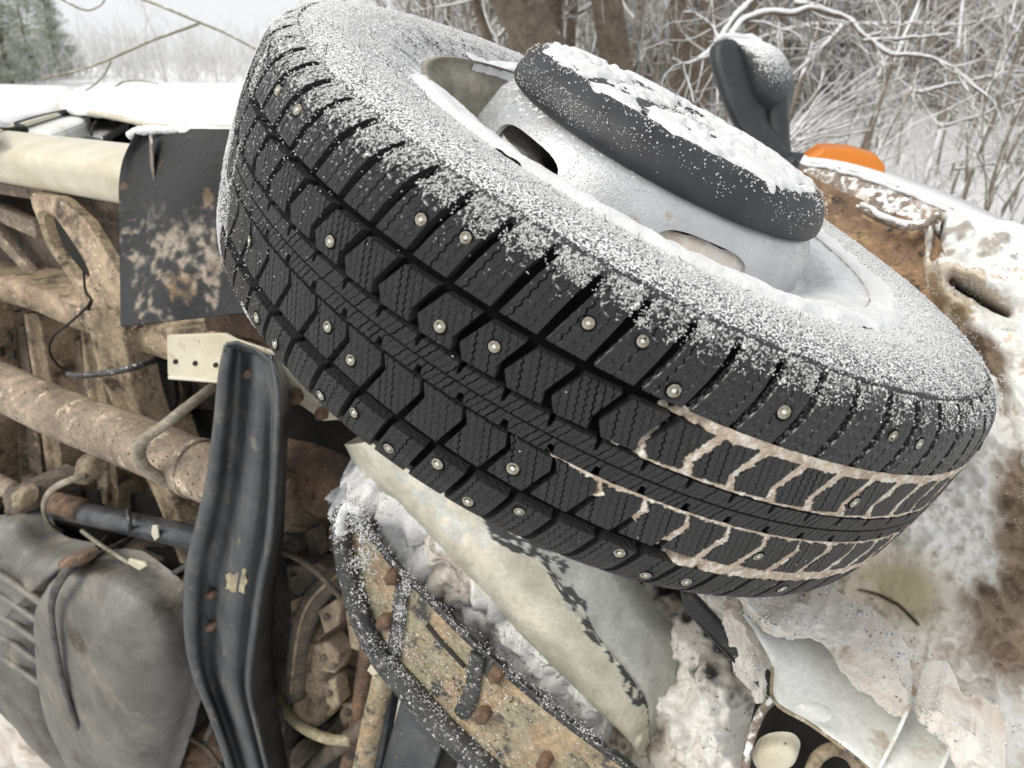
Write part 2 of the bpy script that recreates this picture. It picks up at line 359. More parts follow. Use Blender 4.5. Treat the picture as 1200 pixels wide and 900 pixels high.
# ---------------------------------------------------------------- WHEEL (local axes: z out of the hub cap)
n_c = np.array([0.4181, 0.77279, 0.47749]); 
az, el = .7192, .8832
n_c = np.array([math.sin(az)*math.cos(el), math.sin(el), math.cos(az)*math.cos(el)])
u_c = np.cross([0, 1, 0], n_c); u_c /= np.linalg.norm(u_c); v_c = np.cross(n_c, u_c)
C_c = np.array([.0893, .1205, -.7033])
Wm = Matrix.Identity(4)
for i, vv in enumerate((u_c, v_c, n_c)):
    a = c2w(*vv)
    for j in range(3): Wm[j][i] = a[j]
wc = CAM + c2w(*C_c)
for j in range(3): Wm[j][3] = wc[j]
WR = np.array([[Wm[i][j] for j in range(3)] for i in range(3)])
def revolve(prof, n=160, closed=False, a0=0, a1=2*math.pi):
    full = abs(a1-a0-2*math.pi) < 1e-6
    ang = a0+(a1-a0)*np.arange(n if full else n+1)/n; k = len(prof); V = []
    for a in ang:
        for r, z in prof: V.append((r*math.cos(a), r*math.sin(a), z))
    m_ = len(ang); Fc = []
    for i in range(m_ if full else m_-1):
        for j in range(k if closed else k-1):
            i2 = (i+1) % m_; j2 = (j+1) % k
            Fc.append((i*k+j, i2*k+j, i2*k+j2, i*k+j2))
    return np.array(V), Fc
# steel wheel: dish solid of revolution, vents cut through it, barrel and flanges
dish_o = [(.060, .118), (.120, .112), (.139, .109), (.147, .103), (.153, .094), (.1575, .080), (.162, .062), (.170, .046), (.185, .036), (.203, .030)]
dish_i = [(r-.0035*(1 if z < .104 else .3), z-.0035*(1 if z > .1 else .6)) for r, z in reversed(dish_o)]
Vd, Fd = revolve(dish_o+dish_i, 144, True)
wheel = link('wheel', mesh('wheel', Vd, Fd, M['rim'], True), vroot)
wheel.matrix_world = Wm
import bmesh
def fixn(o):
    bm = bmesh.new(); bm.from_mesh(o.data); bmesh.ops.recalc_face_normals(bm, faces=bm.faces); bm.to_mesh(o.data); bm.free()
fixn(wheel)
# vent cutter: six rounded slots through the flank of the dish
cg = Geo()
for q_ in range(6):
    a = rad(-117+60*q_); er = np.array([math.cos(a), math.sin(a), 0]); et = np.array([-math.sin(a), math.cos(a), 0]); ez = np.array([0, 0, 1.0])
    out = []
    for k in range(28):
        t = k/28*2*math.pi; cx_ = math.copysign(abs(math.cos(t))**.7, math.cos(t))*.040; cz_ = math.copysign(abs(math.sin(t))**.75, math.sin(t))*.0135
        out.append((cx_, cz_))
    V = []
    for rr in (.13, .19):
        for cx_, cz_ in out:
            th = a+cx_/.157; V.append((rr*math.cos(th), rr*math.sin(th), .0755+cz_-(rr-.157)*.15))
    n_ = 28; cg.add(V, [tuple(range(n_)), tuple(range(2*n_-1, n_-1, -1))]+[(i, i+n_, (i+1) % n_+n_, (i+1) % n_) for i in range(n_)])
cut = cg.make('vent_cutter', None); fixn(cut); cut.matrix_world = Wm
bo = wheel.modifiers.new('vents', 'BOOLEAN'); bo.object = cut; bo.operation = 'DIFFERENCE'; bo.solver = 'EXACT'
bpy.context.view_layer.update()
dg = bpy.context.evaluated_depsgraph_get(); nm_ = bpy.data.meshes.new_from_object(wheel.evaluated_get(dg))
wheel.modifiers.clear(); wheel.data = nm_; nm_.name = 'wheel'; bpy.data.objects.remove(cut)
nm_.materials.clear(); nm_.materials.append(M['rim']); nm_.polygons.foreach_set('material_index', [0]*len(nm_.polygons))
ed = wheel.modifiers.new('edge_split', 'EDGE_SPLIT'); ed.split_angle = rad(40)
def wpart(name, V, Fc, m, smooth=True, cols=None):
    return link(name, mesh(name, V, Fc, m, smooth, cols), wheel, True)
V, Fc = revolve([(.213, .090), (.2165, .086), (.2165, .080), (.210, .0775), (.203, .070), (.2005, .055), (.193, .040), (.190, .0), (.193, -.05), (.205, -.078), (.216, -.088), (.218, -.083), (.207, -.072), (.196, -.045), (.1935, 0), (.1965, .042), (.2035, .057), (.206, .070), (.212, .0755), (.2195, .078), (.2195, .088)], 128, True)
wpart('rim_barrel', V, Fc, M['barrel'])
# brake drum / hub inside, seen through vents
V, Fc = revolve([(0, .05), (.11, .05), (.135, .03), (.14, -.06), (0, -.06)], 48); wpart('brake_drum', V, Fc, M['cast_dark'])
def fillz(A, r, P): return .069+.014*np.clip(np.sin(A*3+1.2), -1, 1)*.6+.006*fbm(P, 35, 4)+.012*(r-.11)/.04-.05*np.clip((r-.153)/.004, 0, 1)
LATE_FILL = fillz
# hub cap
capp = [(.1415, .106), (.1460, .1085), (.1480, .112), (.1480, .117), (.1463, .1235), (.1425, .1305), (.1365, .1370), (.1300, .1405), (.1265, .1410), (.125, .1388), (.119, .1388), (.1175, .1412), (.095, .1435), (.060, .1445), (.056, .1415), (.030, .1415), (.0, .142)]
V, Fc = revolve(capp, 120); wpart('hub_cap', V, Fc, M['cap'])
V, Fc = revolve([(.128, .100), (.1415, .1065), (.1415, .104), (.13, .098)], 80, True); wpart('cap_seal', V, Fc, M['tan_frame'])

# tyre: profile by arc length w
prof = [(0, .342), (.02, .3417), (.04, .3405), (.055, .339), (.066, .3370), (.0735, .3348), (.0790, .3315), (.0840, .3272), (.0880, .322), (.0912, .3155), (.0940, .306), (.0962, .294), (.0970, .280), (.0962, .262), (.0935, .246), (.0895, .233), (.0865, .224), (.0858, .217)]
prof = np.array(prof)
pw = np.concatenate([[0], np.cumsum(np.hypot(*np.diff(prof, axis=0).T))])
def pmap(w, h=0.0):
    w = np.asarray(w, float); s = np.sign(w); s = np.where(s == 0, 1, s); a = np.abs(w)
    z = np.interp(a, pw, prof[:, 0]); r = np.interp(a, pw, prof[:, 1]); e = .003
    dz = np.interp(a+e, pw, prof[:, 0])-np.interp(np.maximum(a-e, 0), pw, prof[:, 0]); dr = np.interp(a+e, pw, prof[:, 1])-np.interp(np.maximum(a-e, 0), pw, prof[:, 1])
    l = np.hypot(dz, dr)+1e-9; nz_, nr_ = -dr/l, dz/l
    return (r+nr_*h), s*(z+nz_*h)
PITCHA = 2*math.pi/75; PH = -2.8953
MM = .342*PITCHA*1000            # mm per pitch along the tread
def tpos(x_mm, w_mm, h):         # x along circumference in mm from u=0
    r, z = pmap(np.asarray(w_mm)/1000, h); th = PH+np.asarray(x_mm)/MM*PITCHA
    return np.stack([r*np.cos(th), r*np.sin(th), z], -1)
def inset(a):                    # tread depth against |w| in m
    return np.interp(a, [0, .084, .096, .0985, .099, .1005, .101, 1], [.0085, .0085, .0045, .002, .0018, .0018, .0, .0])
ws = np.unique(np.concatenate([np.linspace(0, .084, 15), np.linspace(.084, .105, 15), np.linspace(.105, pw[-1], 26)]))
ws = np.concatenate([-ws[::-1], ws[1:]])
r_, z_ = pmap(ws, -inset(np.abs(ws)))
V, Fc = revolve(list(zip(r_, z_)), 300)
tyre = wpart('tyre', V, Fc, M['rubber_side'])
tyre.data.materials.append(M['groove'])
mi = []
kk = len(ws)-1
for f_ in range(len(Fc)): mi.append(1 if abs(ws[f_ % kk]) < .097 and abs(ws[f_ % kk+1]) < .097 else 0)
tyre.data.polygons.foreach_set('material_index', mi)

# ---- tread blocks
def clip(poly, a, b, c):         # keep a*x+b*y <= c
    out = []; n = len(poly)
    for i in range(n):
        p, q = poly[i], poly[(i+1) % n]; dp = a*p[0]+b*p[1]-c; dq = a*q[0]+b*q[1]-c
        if dp <= 0: out.append(p)
        if (dp < 0 < dq) or (dq < 0 < dp):
            t = dp/(dp-dq); out.append((p[0]+(q[0]-p[0])*t, p[1]+(q[1]-p[1])*t))
    return out
def clip_convex(poly, conv):
    A = sum(conv[i][0]*conv[(i+1) % len(conv)][1]-conv[(i+1) % len(conv)][0]*conv[i][1] for i in range(len(conv)))
    if A < 0: conv = conv[::-1]
    for i in range(len(conv)):
        (x1, y1), (x2, y2) = conv[i], conv[(i+1) % len(conv)]
        a, b = (y2-y1), -(x2-x1); poly = clip(poly, a, b, a*x1+b*y1)
        if len(poly) < 3: return []
    return poly
def parea(p): return abs(sum(p[i][0]*p[(i+1) % len(p)][1]-p[(i+1) % len(p)][0]*p[i][1] for i in range(len(p))))/2
def block_geo(convs, sip, rng, top=0.0, depth=.0088, plain=False, band=9.0):
    """convs: convex pieces in mm. sip=(slope mm/mm, spacing mm, amp, wavelength)"""
    G = Geo(); allp = [p for c in convs for p in c]
    ymin, ymax = min(p[1] for p in allp)-1, max(p[1] for p in allp)+1
    slope, spc, amp, wl = sip; yc = (ymin+ymax)/2
    xs = [p[0]-slope*(p[1]-yc) for p in allp]; x0, x1 = min(xs), max(xs)
    lines = []
    if plain: lines = []
    else:
        nl = max(1, int(round((x1-x0)/spc))); st = (x1-x0)/nl
        for i in range(1, nl): lines.append((x0+st*i+rng.uniform(-.25, .25), rng.choice([.3, .4, .6, .9, 1.15]), rng.uniform(0, 1), rng.uniform(.75, 1.25)))
    ys = np.arange(ymin, ymax+.01, wl/4 if not plain else (ymax-ymin)/1.0)
    if ys[-1] < ymax: ys = np.append(ys, ymax)
    def curve(i, side):
        if i < 0: return [(x0-60+slope*(y-yc), y) for y in (ymin, ymax)]
        if i >= len(lines): return [(x1+60+slope*(y-yc), y) for y in (ymin, ymax)]
        X, g, phs, am = lines[i]; out = []
        for y in ys:
            t = ((y/wl+phs) % 1); tri = 4*abs(t-.5)-1
            out.append((X+slope*(y-yc)+amp*am*tri+side*g/2, y))
        return out
    strips = []
    for i in range(-1, len(lines)):
        L = curve(i, 1); Rr = curve(i+1, -1); strips.append(L+Rr[::-1])
    def emit(poly, h1, h2):
        bands = [poly]; 
        yy0, yy1 = min(p[1] for p in poly), max(p[1] for p in poly)
        if yy1-yy0 > band:
            bands = []; k = int(math.ceil((yy1-yy0)/band))
            for j in range(k):
                q = clip(clip(poly, 0, -1, -(yy0+(yy1-yy0)*j/k)), 0, 1, yy0+(yy1-yy0)*(j+1)/k)
                if len(q) > 2: bands.append(q)
        for q in bands:
            # drop duplicates
            qq = [q[0]]
            for p in q[1:]:
                if abs(p[0]-qq[-1][0])+abs(p[1]-qq[-1][1]) > .02: qq.append(p)
            if len(qq) < 3 or parea(qq) < .15: continue
            n = len(qq); a = np.array(qq); dd = np.minimum(inset(np.abs(a[:, 1])/1000)+.0006, 1)
            T = tpos(a[:, 0], a[:, 1], h1)
            r2 = [tpos(x, y, -min(float(d), .01) if h2 is None else h2) for (x, y), d in zip(qq, dd)]
            A2 = sum(qq[i][0]*qq[(i+1) % n][1]-qq[(i+1) % n][0]*qq[i][1] for i in range(n))
            idx = list(range(n)); 
            if A2 < 0: idx = idx[::-1]
            Vv = [T[i] for i in idx]+[r2[i] for i in idx]
            G.add(Vv, [tuple(range(n))]+[(i, i+n, (i+1) % n+n, (i+1) % n) for i in range(n)])
    for c in convs:
        for s in strips:
            q = clip_convex(s, c)
            if len(q) > 2: emit(q, top, None if plain else -.0030)
        if not plain: emit(c, -.0024, None)
    return G
def mmp(L): return [(x*MM, y) for x, y in L]
ROWS = {
 'shoulder_out': dict(c=[mmp([(.10, 48.0), (.91, 48.0), (1.235, 84), (.49, 84)]), mmp([(.49, 84), (1.235, 84), (1.36, 98.3), (.615, 98.3)])], s=(.28*MM/31.5, 6.0, 1.05, 6.0)),
 'hex_out': dict(c=[mmp([(.04, 40.8), (.81, 41.4), (.54, 22), (-.30, 21.5)]), mmp([(-.30, 21.5), (.54, 22), (.61, 14.2), (-.11, 13.2)])], s=(-.30, 4.6, .75, 4.4)),
 'rib_out': dict(c=[mmp([(-.08, 4.4), (.90, 4.4), (.92, .7), (-.08, .7)]), mmp([(.0, 10.2), (.86, 10.4), (.90, 4.4), (-.03, 4.4)])], s=(.55, 5.0, .5, 5.5)),
 'rib_in': dict(c=[mmp([(.14, -.7), (1.14, -.7), (1.14, -4.6), (.14, -4.6)]), mmp([(.24, -4.6), (1.12, -4.6), (1.10, -10.2), (.28, -10.2)])], s=(.55, 5.0, .5, 5.5)),
 'hex_in': dict(c=[mmp([(.40, -12.2), (1.32, -13.0), (1.41, -20.5), (.555, -20.6)]), mmp([(.555, -20.6), (1.41, -20.5), (1.14, -42.8), (.33, -41.6)])], s=(-.32, 4.6, .75, 4.4)),
 'shoulder_in': dict(c=[mmp([(.15, -51.5), (.97, -51.8), (.71, -82), (-.13, -82)]), mmp([(-.13, -82), (.72, -82), (.58, -98.3), (-.28, -98.3)])], s=(.22, 5.6, .95, 5.0)),
}
view_l = WR.T @ (CAM-wc)
def visible(row, k):
    d = ROWS[row]; p = np.array([q for c in d['c'] for q in c]); mid = p.mean(0); pos = tpos(mid[0]+k*MM, mid[1], 0); 
    best = -9
    for q in p:
        P0 = tpos(q[0]+k*MM, q[1], 0); P1 = tpos(q[0]+k*MM, q[1], .01); nn = (P1-P0)/.01; best = max(best, nn @ (view_l-P0))
    return best > -.03
rngb = random.Random(5); restG = Geo()
for row, d in ROWS.items():
    var = [block_geo(d['c'], d['s'], rngb) for _ in range(4)]
    me = [mesh('tread_block', np.concatenate(g.V), g.F, M['rubber_shoulder'] if row == 'shoulder_out' else M['rubber']) for g in var]
    pl = block_geo(d['c'], d['s'], rngb, plain=True); plV = np.concatenate(pl.V)
    for k in range(75):
        if visible(row, k):
            o = link('tread_block', me[rngb.randrange(4)], wheel, True); o.rotation_euler = (0, 0, k*PITCHA)
        else:
            a = k*PITCHA; R3 = np.array([[math.cos(a), -math.sin(a), 0], [math.sin(a), math.cos(a), 0], [0, 0, 1]])
            restG.add(plV@R3.T, pl.F)
o = restG.make('hidden_tread_blocks', M['rubber'], wheel, local=True); tag(o, kind='stuff')

# studs (pitch, w mm)
def stud_mesh():
    V, Fc = revolve([(0, .0001), (.0019, .0001), (.0024, .0002), (.0028, .0006), (.0033, .0007), (.0037, .0003), (.0037, -.002)], 18); return V, Fc
V, Fc = stud_mesh(); sm = mesh('stud', V, Fc, M['stud'], True)
V2, F2 = revolve([(0, .0008), (.0010, .0008), (.0013, .0005), (.0014, .0)], 10)
n0 = len(V); sm = mesh('stud', np.concatenate([V, V2]), list(Fc)+[tuple(i+n0 for i in f) for f in F2], M['stud'], False)
V3, F3 = revolve([(.0036, .00015), (.0047, .00012), (.0050, -.0004)], 16)
na = len(V)+len(V2); sm = mesh('stud', np.concatenate([V, V2, V3]), list(Fc)+[tuple(i+n0 for i in f) for f in F2]+[tuple(i+na for i in f) for f in F3], M['stud'], False)
sm.materials.append(M['stud_pin']); sm.materials.append(M['groove']); sm.polygons.foreach_set('material_index', [0]*len(Fc)+[1]*len(F2)+[2]*len(F3))
studs = [(-2.42, 68), (1.92, 66.2), (2.88, 71.6), (5.63, 66.3), (6.65, 71), (7.61, 54.9), (9.77, 67), (12.65, 72), (13.66, 70), (.2, 22.6), (3.22, 22.6), (4.33, 29.8), (.9, -23.5), (1.72, -31.2), (2.2, -63), (5.76, -31.4), (4.37, -57), (3.25, -70), (6.33, -58), (8.66, -57), (9.58, -70), (10.56, -66), (-2.5, -24.7), (-1.5, -66), (-.58, -68), (12.9, 24), (11.6, -30), (13.4, -62), (-3.6, 66), (-5.5, 70), (5.3, -72), (1.2, -72),
         (18, 62), (21, 24), (25, 66), (29, -26), (33, 66), (38, 30), (43, -60), (48, 64), (55, -28), (62, 66)]
for u_, w_ in studs:
    x = u_*MM; P0 = tpos(x, w_, 0); P1 = tpos(x, w_, .01); zz = normalize(P1-P0); xx = normalize(np.cross([0, 0, 1.0], zz)); yy = np.cross(zz, xx)
    o = link('stud', sm, wheel, True)
    mm_ = Matrix.Identity(4)
    for i, vv in enumerate((xx, yy, zz)):
        for j in range(3): mm_[j][i] = vv[j]
    for j in range(3): mm_[j][3] = P0[j]
    o.matrix_basis = mm_ @ Matrix.Rotation(random.gauss(0, .09), 4, 'X') @ Matrix.Rotation(random.gauss(0, .09), 4, 'Y') @ Matrix.Scale(random.uniform(.88, 1.05), 4)

def segdist(X, Y, pts):
    D = np.full(X.shape, 1e9)
    for (x0, y0), (x1, y1) in zip(pts[:-1], pts[1:]):
        dx, dy = x1-x0, y1-y0; t = np.clip(((X-x0)*dx+(Y-y0)*dy)/(dx*dx+dy*dy), 0, 1)
        D = np.minimum(D, np.hypot(X-x0-t*dx, Y-y0-t*dy))
    return D
def inpoly(X, Y, poly):
    r = np.zeros(X.shape, bool)
    for (x0, y0), (x1, y1) in zip(poly, poly[1:]+poly[:1]):
        c = ((y0 > Y) != (y1 > Y)) & (X < (x1-x0)*(Y-y0)/(y1-y0+1e-12)+x0); r ^= c
    return r
OUTL = [mmp([(.02, 41.0), (.82, 41.8), (.555, 22), (.62, 14), (-.12, 12.6), (-.31, 21.5)]), mmp([(.40, -12.2), (1.32, -13.0), (1.41, -20.5), (1.14, -42.8), (.33, -41.6), (.555, -20.6)]),
        mmp([(.08, 47.6), (.92, 47.6), (1.245, 84), (.475, 84)]), mmp([(.13, -51), (.98, -51.5), (.72, -82), (-.14, -82)]),
        mmp([(0, 10.2), (.86, 10.4), (.90, .7), (-.06, .7)]), mmp([(.14, -.7), (1.14, -.7), (1.10, -10.2), (.28, -10.2)])]
# mud and snow packed into the grooves of the lower right part: sheets just under the block tops
def packed(u0, u1, w0, w1, edge, nu, nw, level=-.0002, wob=.0009):
    us = np.linspace(u0, u1, nu); wv = np.linspace(w0, w1, nw); U, W_ = np.meshgrid(us, wv, indexing='ij')
    P = np.stack([U*MM, W_, 0*U], -1)
    n1 = fbm(P, .16, 4); n2 = fbm(P+9, .9, 3)
    h = level + wob*n1*1.3 + .0009*n2
    ramp = np.clip((U-edge(W_))*1.5+n1*1.2, 0, 1)
    h = -.0095*(1-ramp)+h*ramp
    h = np.minimum(h, .0006); X = U*MM; jag = n2*1.3+n1*.8
    for pl_ in OUTL:
        for dx in (-1, 0, 1):
            Xm = (X % MM)+dx*MM
            ins = inpoly(Xm, W_, pl_); ds = segdist(Xm, W_, pl_+pl_[:1]); deep = ins & (ds > .75+jag)
            h = np.where(deep, np.minimum(h, -.006), h)
    V = tpos(P[..., 0], P[..., 1], h).reshape(-1, 3); gi = np.arange(U.size).reshape(U.shape)
    T = np.stack([gi[:-1, :-1].ravel(), gi[1:, :-1].ravel(), gi[1:, 1:].ravel(), gi[:-1, 1:].ravel()], 1)
    return V, T
pv = []; pt = []; nb = 0
for args in ((7.0, 20, 11.8, 47.8, lambda W_: np.interp(W_, [12, 40, 42, 48], [7.0, 8.0, 7.7, 7.9]), 420, 90),
             (5.3, 19.5, -44, -10.5, lambda W_: np.interp(W_, [-44, -34, -16, -11], [9.9, 8.2, 6.3, 5.6]), 440, 84),
             (9.3, 19.5, -51.8, -42.5, lambda W_: 9.6+0*W_, 300, 24),
             (11.0, 20, -92, -51.5, lambda W_: 11.4+0*W_, 240, 60, -.0032, .003)):
    V, T = packed(*args); pv.append(V); pt.append(T+nb); nb += len(V)
o = link('packed_mud', fastmesh('packed_mud', np.concatenate(pv), np.concatenate(pt), M['packed'], True), wheel, True)
tag(o, label='tan mud and old snow frozen into the tread grooves', kind='stuff')

# ---- snow on the wheel: grains on every surface of the tyre that faces up, thicker drifts near the rim
def grains(P, N, s0, s1, rng=RNG, stretch=1.8):
    n = len(P); A = rng.normal(size=(n, 3)); A /= np.linalg.norm(A, axis=1)[:, None]
    B = np.cross(A, rng.normal(size=(n, 3))); B /= np.linalg.norm(B, axis=1)[:, None]; Cc = np.cross(A, B)
    s = rng.uniform(s0, s1, (n, 1)); P = P+N*s*.3
    v = np.stack([P+A*s*stretch, P-A*s*.6+B*s, P-A*s*.5-B*s*.6+Cc*s*.8, P-A*s*.5-B*s*.5-Cc*s*.8], 1)
    q = np.array([(0, 1, 2), (0, 2, 3), (0, 3, 1), (1, 3, 2)])
    T = (np.arange(n)[:, None, None]*4+q[None]).reshape(-1, 3)
    return v.reshape(-1, 3), T
def wheel_surface(n, wlo, whi, u0=0, u1=75):
    U = RNG.uniform(u0, u1, n); W_ = RNG.uniform(wlo, whi, n)
    P = tpos(U*MM, W_, 0); Q = tpos(U*MM, W_, .01); N = (Q-P)/.01
    up = (N@WR.T)[:, 2]
    return U, W_, P, N, up
U, W_, P, N, up = wheel_surface(560000, 72, 209)
den = fbm(np.stack([U*MM, W_, 0*U], -1), .11, 4)+.6*fbm(np.stack([U*MM, W_, 0*U], -1), .5, 2)
snowline = 78.5+2.5*fbm(np.stack([U*MM, 0*U, 0*U], -1), .08, 3)*3
gr = np.clip((W_-snowline)/3.0, 0, 1)*np.clip((W_-96)/6, .8, 1)
prob = gr*np.clip(.55+den*1.9, .02, 1)*np.clip(up*1.6+.25, 0, 1)*np.interp(W_, [78, 98, 102, 125, 145, 160, 209], [1, .95, .38, .30, .45, .9, 1.0])*np.interp(U, [0, 2, 9, 16, 25, 60, 75], [1, 1, .85, .6, .5, 1, 1])
prob *= np.where(np.abs(W_-99.5) < .9, .25, 1)
# grooves between shoulder blocks stay open
fr = ((U-(W_-47.6)*(.28/31.5))/1.0) % 1.0
prob = np.where((W_ < 97) & ((fr < .07) | (fr > .95)), prob*.12, prob)
keep = RNG.uniform(0, 1, len(U)) < prob
P, N, W2 = P[keep], N[keep], W_[keep]
v1, t1 = grains(P, N, .0002, .00062, stretch=1.35); kb = (RNG.uniform(0, 1, len(P)) < .05) & (fbm(P, 70, 3) > .02); vb, tb = grains(P[kb], N[kb], .0007, .0015, stretch=1.1); t1 = np.concatenate([t1, tb+len(v1)]); v1 = np.concatenate([v1, vb])
U, W_, P, N, up = wheel_surface(110000, -98, 80, -14, 22)
vv_ = view_l-P; vv_ /= np.linalg.norm(vv_, axis=1)[:, None]; fc_ = (N*vv_).sum(1)
keep = RNG.uniform(0, 1, len(U)) < np.clip(up-.15, 0, 1)*.25*np.where(U < 0, 1.0, .3)+np.where(U < -1.5, .03, .0006)+np.where((U < -2) & (fc_ < .22), .95, 0)*(fbm(P, 30, 3) > -.12)
# (light dusting on the block tops)
v2, t2 = grains(P[keep], N[keep], .0002, .0006)
o = link('snow_grains', fastmesh('snow_grains', np.concatenate([v1, v2]), np.concatenate([t1, t2+len(v1)]), M['grain']), wheel, True)
tag(o, kind='stuff')

# drift lying in the wheel: between tyre bead and dish, a sheet in local polar coordinates
def polar_sheet(name, a0, a1, r0, r1, hf, m, na=260, nr=40):
    A, Rr = np.meshgrid(np.linspace(a0, a1, na), np.linspace(0, 1, nr), indexing='ij')
    r = r0(A)+(r1(A)-r0(A))*Rr; P = np.stack([r*np.cos(A), r*np.sin(A), 0*r], -1); z = hf(A, r, P)
    P[..., 2] = z; gi = np.arange(A.size).reshape(A.shape)
    T = np.stack([gi[:-1, :-1].ravel(), gi[1:, :-1].ravel(), gi[1:, 1:].ravel(), gi[:-1, 1:].ravel()], 1)
    o = link(name, fastmesh(name, P.reshape(-1, 3), T, m, True), wheel, True); tag(o, kind='stuff'); return o
def drift(A, r, P):
    e = np.minimum(np.clip((A-rad(163))/rad(9), 0, 1), np.clip((rad(463)-A)/rad(9), 0, 1))
    base = .069+.023*np.clip((r-.165)/.06, 0, 1)
    right = np.exp(-((A-rad(360-40))/rad(32))**2)
    base = base+.010*right*np.exp(-((r-.185)/.02)**2)
    side = np.interp(r, [.150, .2165, .230, .238, .247, .28], [.074, .0935, .0962, .0966, .0955, .08])
    z = np.where(r > .214, side, base)
    z = z+np.where(r > .206, .0018, .0045)*fbm(P, 30, 4)+.0018*fbm(P+3, 140, 3)
    z = z-.05*(1-e)*np.where(r < .215, 1, .12)
    z = z-np.clip((r-.232+.014*fbm(P, 40, 3))/.012, 0, 1)*.006
    return z
polar_sheet('snow_drift', rad(159), rad(472), lambda A: .150+0*A, lambda A: .247+.006*np.sin(A*5)+0*A, drift, M['snow'], 420, 60)
polar_sheet('snow_in_vents', 0, 2*math.pi, lambda A: .108+0*A, lambda A: .1545+0*A, LATE_FILL, M['snow_dirty'], 240, 20)
# crust of snow on the hub cap with bare patches
def capsnow(A, r, P):
    base = np.interp(r, [0, .056, .060, .095, .1175, .1265, .130, .1365, .1425, .1463], [.1420, .1420, .1450, .1440, .1414, .1410, .1405, .1370, .1305, .1235])
    n = fbm(P, 34, 4); n2 = fbm(P+8, 160, 3)
    cover = n*2.3+n2*1.3+.28-np.clip((r-.127)/.009, 0, 1)*1.5
    sl = np.zeros_like(r)
    for a_, rr in ((165, .118), (80, .122), (20, .122), (-20, .075), (120, .095)):
        sl = np.maximum(sl, np.exp(-((((A-rad(a_)+math.pi) % (2*math.pi)-math.pi)*r/.016)**2+((r-rr)/.005)**2)))
    cover = cover-sl*1.6
    return base+np.clip(cover, -.6, .8)*.0045
polar_sheet('cap_snow', 0, 2*math.pi, lambda A: .0005+0*A, lambda A: .139+0*A, capsnow, M['snow'], 300, 70)
U = RNG.uniform(0, 2*math.pi, 9000); Rr = np.sqrt(RNG.uniform(0, 1, 9000))*.148
zc = np.interp(Rr, [0, .06, .12, .134, .141, .1455, .148], [.1425, .145, .141, .1405, .137, .130, .124])
P = np.stack([Rr*np.cos(U), Rr*np.sin(U), zc], -1)
dd = fbm(P, 60, 3); keep = (RNG.uniform(0, 1, 9000) < .45+dd)
v3, t3 = grains(P[keep], np.array([0, 0, 1.0]), .0002, .0009)
# grains on the cap's flank and the dish flank
U = RNG.uniform(0, 2*math.pi, 9000); z = RNG.uniform(.112, .130, 9000); rf = np.interp(z, [.112, .117, .1235, .1305], [.1480, .1480, .1463, .1425])+.0003; P = np.stack([rf*np.cos(U), rf*np.sin(U), z], -1)
dd = fbm(P, 40, 4); keep = RNG.uniform(0, 1, 9000) < np.clip(-.08+dd*.9+(z-.124)*18+np.where((U > 2.7) & (U < 3.5), .45, 0), .006, 1)
P = P*np.where(np.ones((1, 3)) > 0, 1, 1); v4, t4 = grains(P[keep], np.array([0, 0, 0.0]), .00015, .00055)
U = RNG.uniform(0, 2*math.pi, 14000); z = RNG.uniform(.064, .104, 14000); r = np.interp(z, [.062, .080, .094, .103, .109], [.162, .1575, .153, .147, .139])
P = np.stack([(r+.0003)*np.cos(U), (r+.0003)*np.sin(U), z], -1); dd = fbm(P, 30, 4)
av = (np.degrees(U)+117+30) % 60-30; hole_ = (np.abs(np.radians(av))*.157 < .043) & (np.abs(z-.0755) < .016)
keep = RNG.uniform(0, 1, 14000)*np.where(hole_, 99, 1) < np.clip(dd*1.1+np.where((U > 2.6) & (U < 4.1), .5, .03), .01, 1)
v5, t5 = grains(P[keep], np.array([0, 0, 0.0]), .0002, .0006)
o = link('snow_grains', fastmesh('snow_grains', np.concatenate([v3, v4, v5]), np.concatenate([t3, t4+len(v3), t5+len(v3)+len(v4)]), M['grain']), wheel, True); tag(o, kind='stuff')
# fallen needles and bits standing in the snow
G = Geo()
for i in range(60):
    u_ = random.uniform(-8, 18); w_ = random.uniform(100, 165); P0 = tpos(u_*MM, w_, 0); d = np.array([random.gauss(0, .6), random.gauss(0, .6), 1.0]); d /= np.linalg.norm(d)
    V, Fc = tube_geo([P0, P0+d*random.uniform(.002, .006)], .00022, 4); G.add(V, Fc)
o = G.make('bark_crumbs', M['dark'], wheel, local=True); tag(o, kind='stuff')

# ---------------------------------------------------------------- BODY SIDE (now the top), sill and door edges
XL = -260                       # outlines run out of the frame on the left
def tloft(name, rows_, m, **kw):
    return loft(name, rows_, m, vroot, **kw)
def strip_pts(xs, y_of, b): return [PB(x, y_of(x), b) for x in xs]
# sill: cream quarter-round panel along the van
def lin(pts): 
    X = [p[0] for p in pts]; Y = [p[1] for p in pts]; return lambda x: float(np.interp(x, X, Y)) if X[0] <= x <= X[-1] else (Y[0]+(x-X[0])*(Y[1]-Y[0])/(X[1]-X[0]) if x < X[0] else Y[-1]+(x-X[-1])*(Y[-1]-Y[-2])/(X[-1]-X[-2]))
sill_t = lin([(0, 152), (150, 168), (330, 186)]); sill_b = lin([(0, 213), (140, 238), (330, 272)])
secs = []
for x in (-300, -160, -60, 20, 80, 130, 185):
    t_, b2 = sill_t(x), sill_b(x); P = []
    P.append(PB(x, b2+1, -.05)); P.append(PB(x, b2, .0)); 
    for k in range(9):
        f = k/8; P.append(PB(x, b2+(t_-b2)*(.03+.97*f), .005+.012*math.sin(f*math.pi*.9)-.075*max(0, f-.45)**2/.3))
    P.append(PB(x, t_+3, -.13)); secs.append(P)
loft('sill_panel', secs, M['cream'], vroot, rows=3)
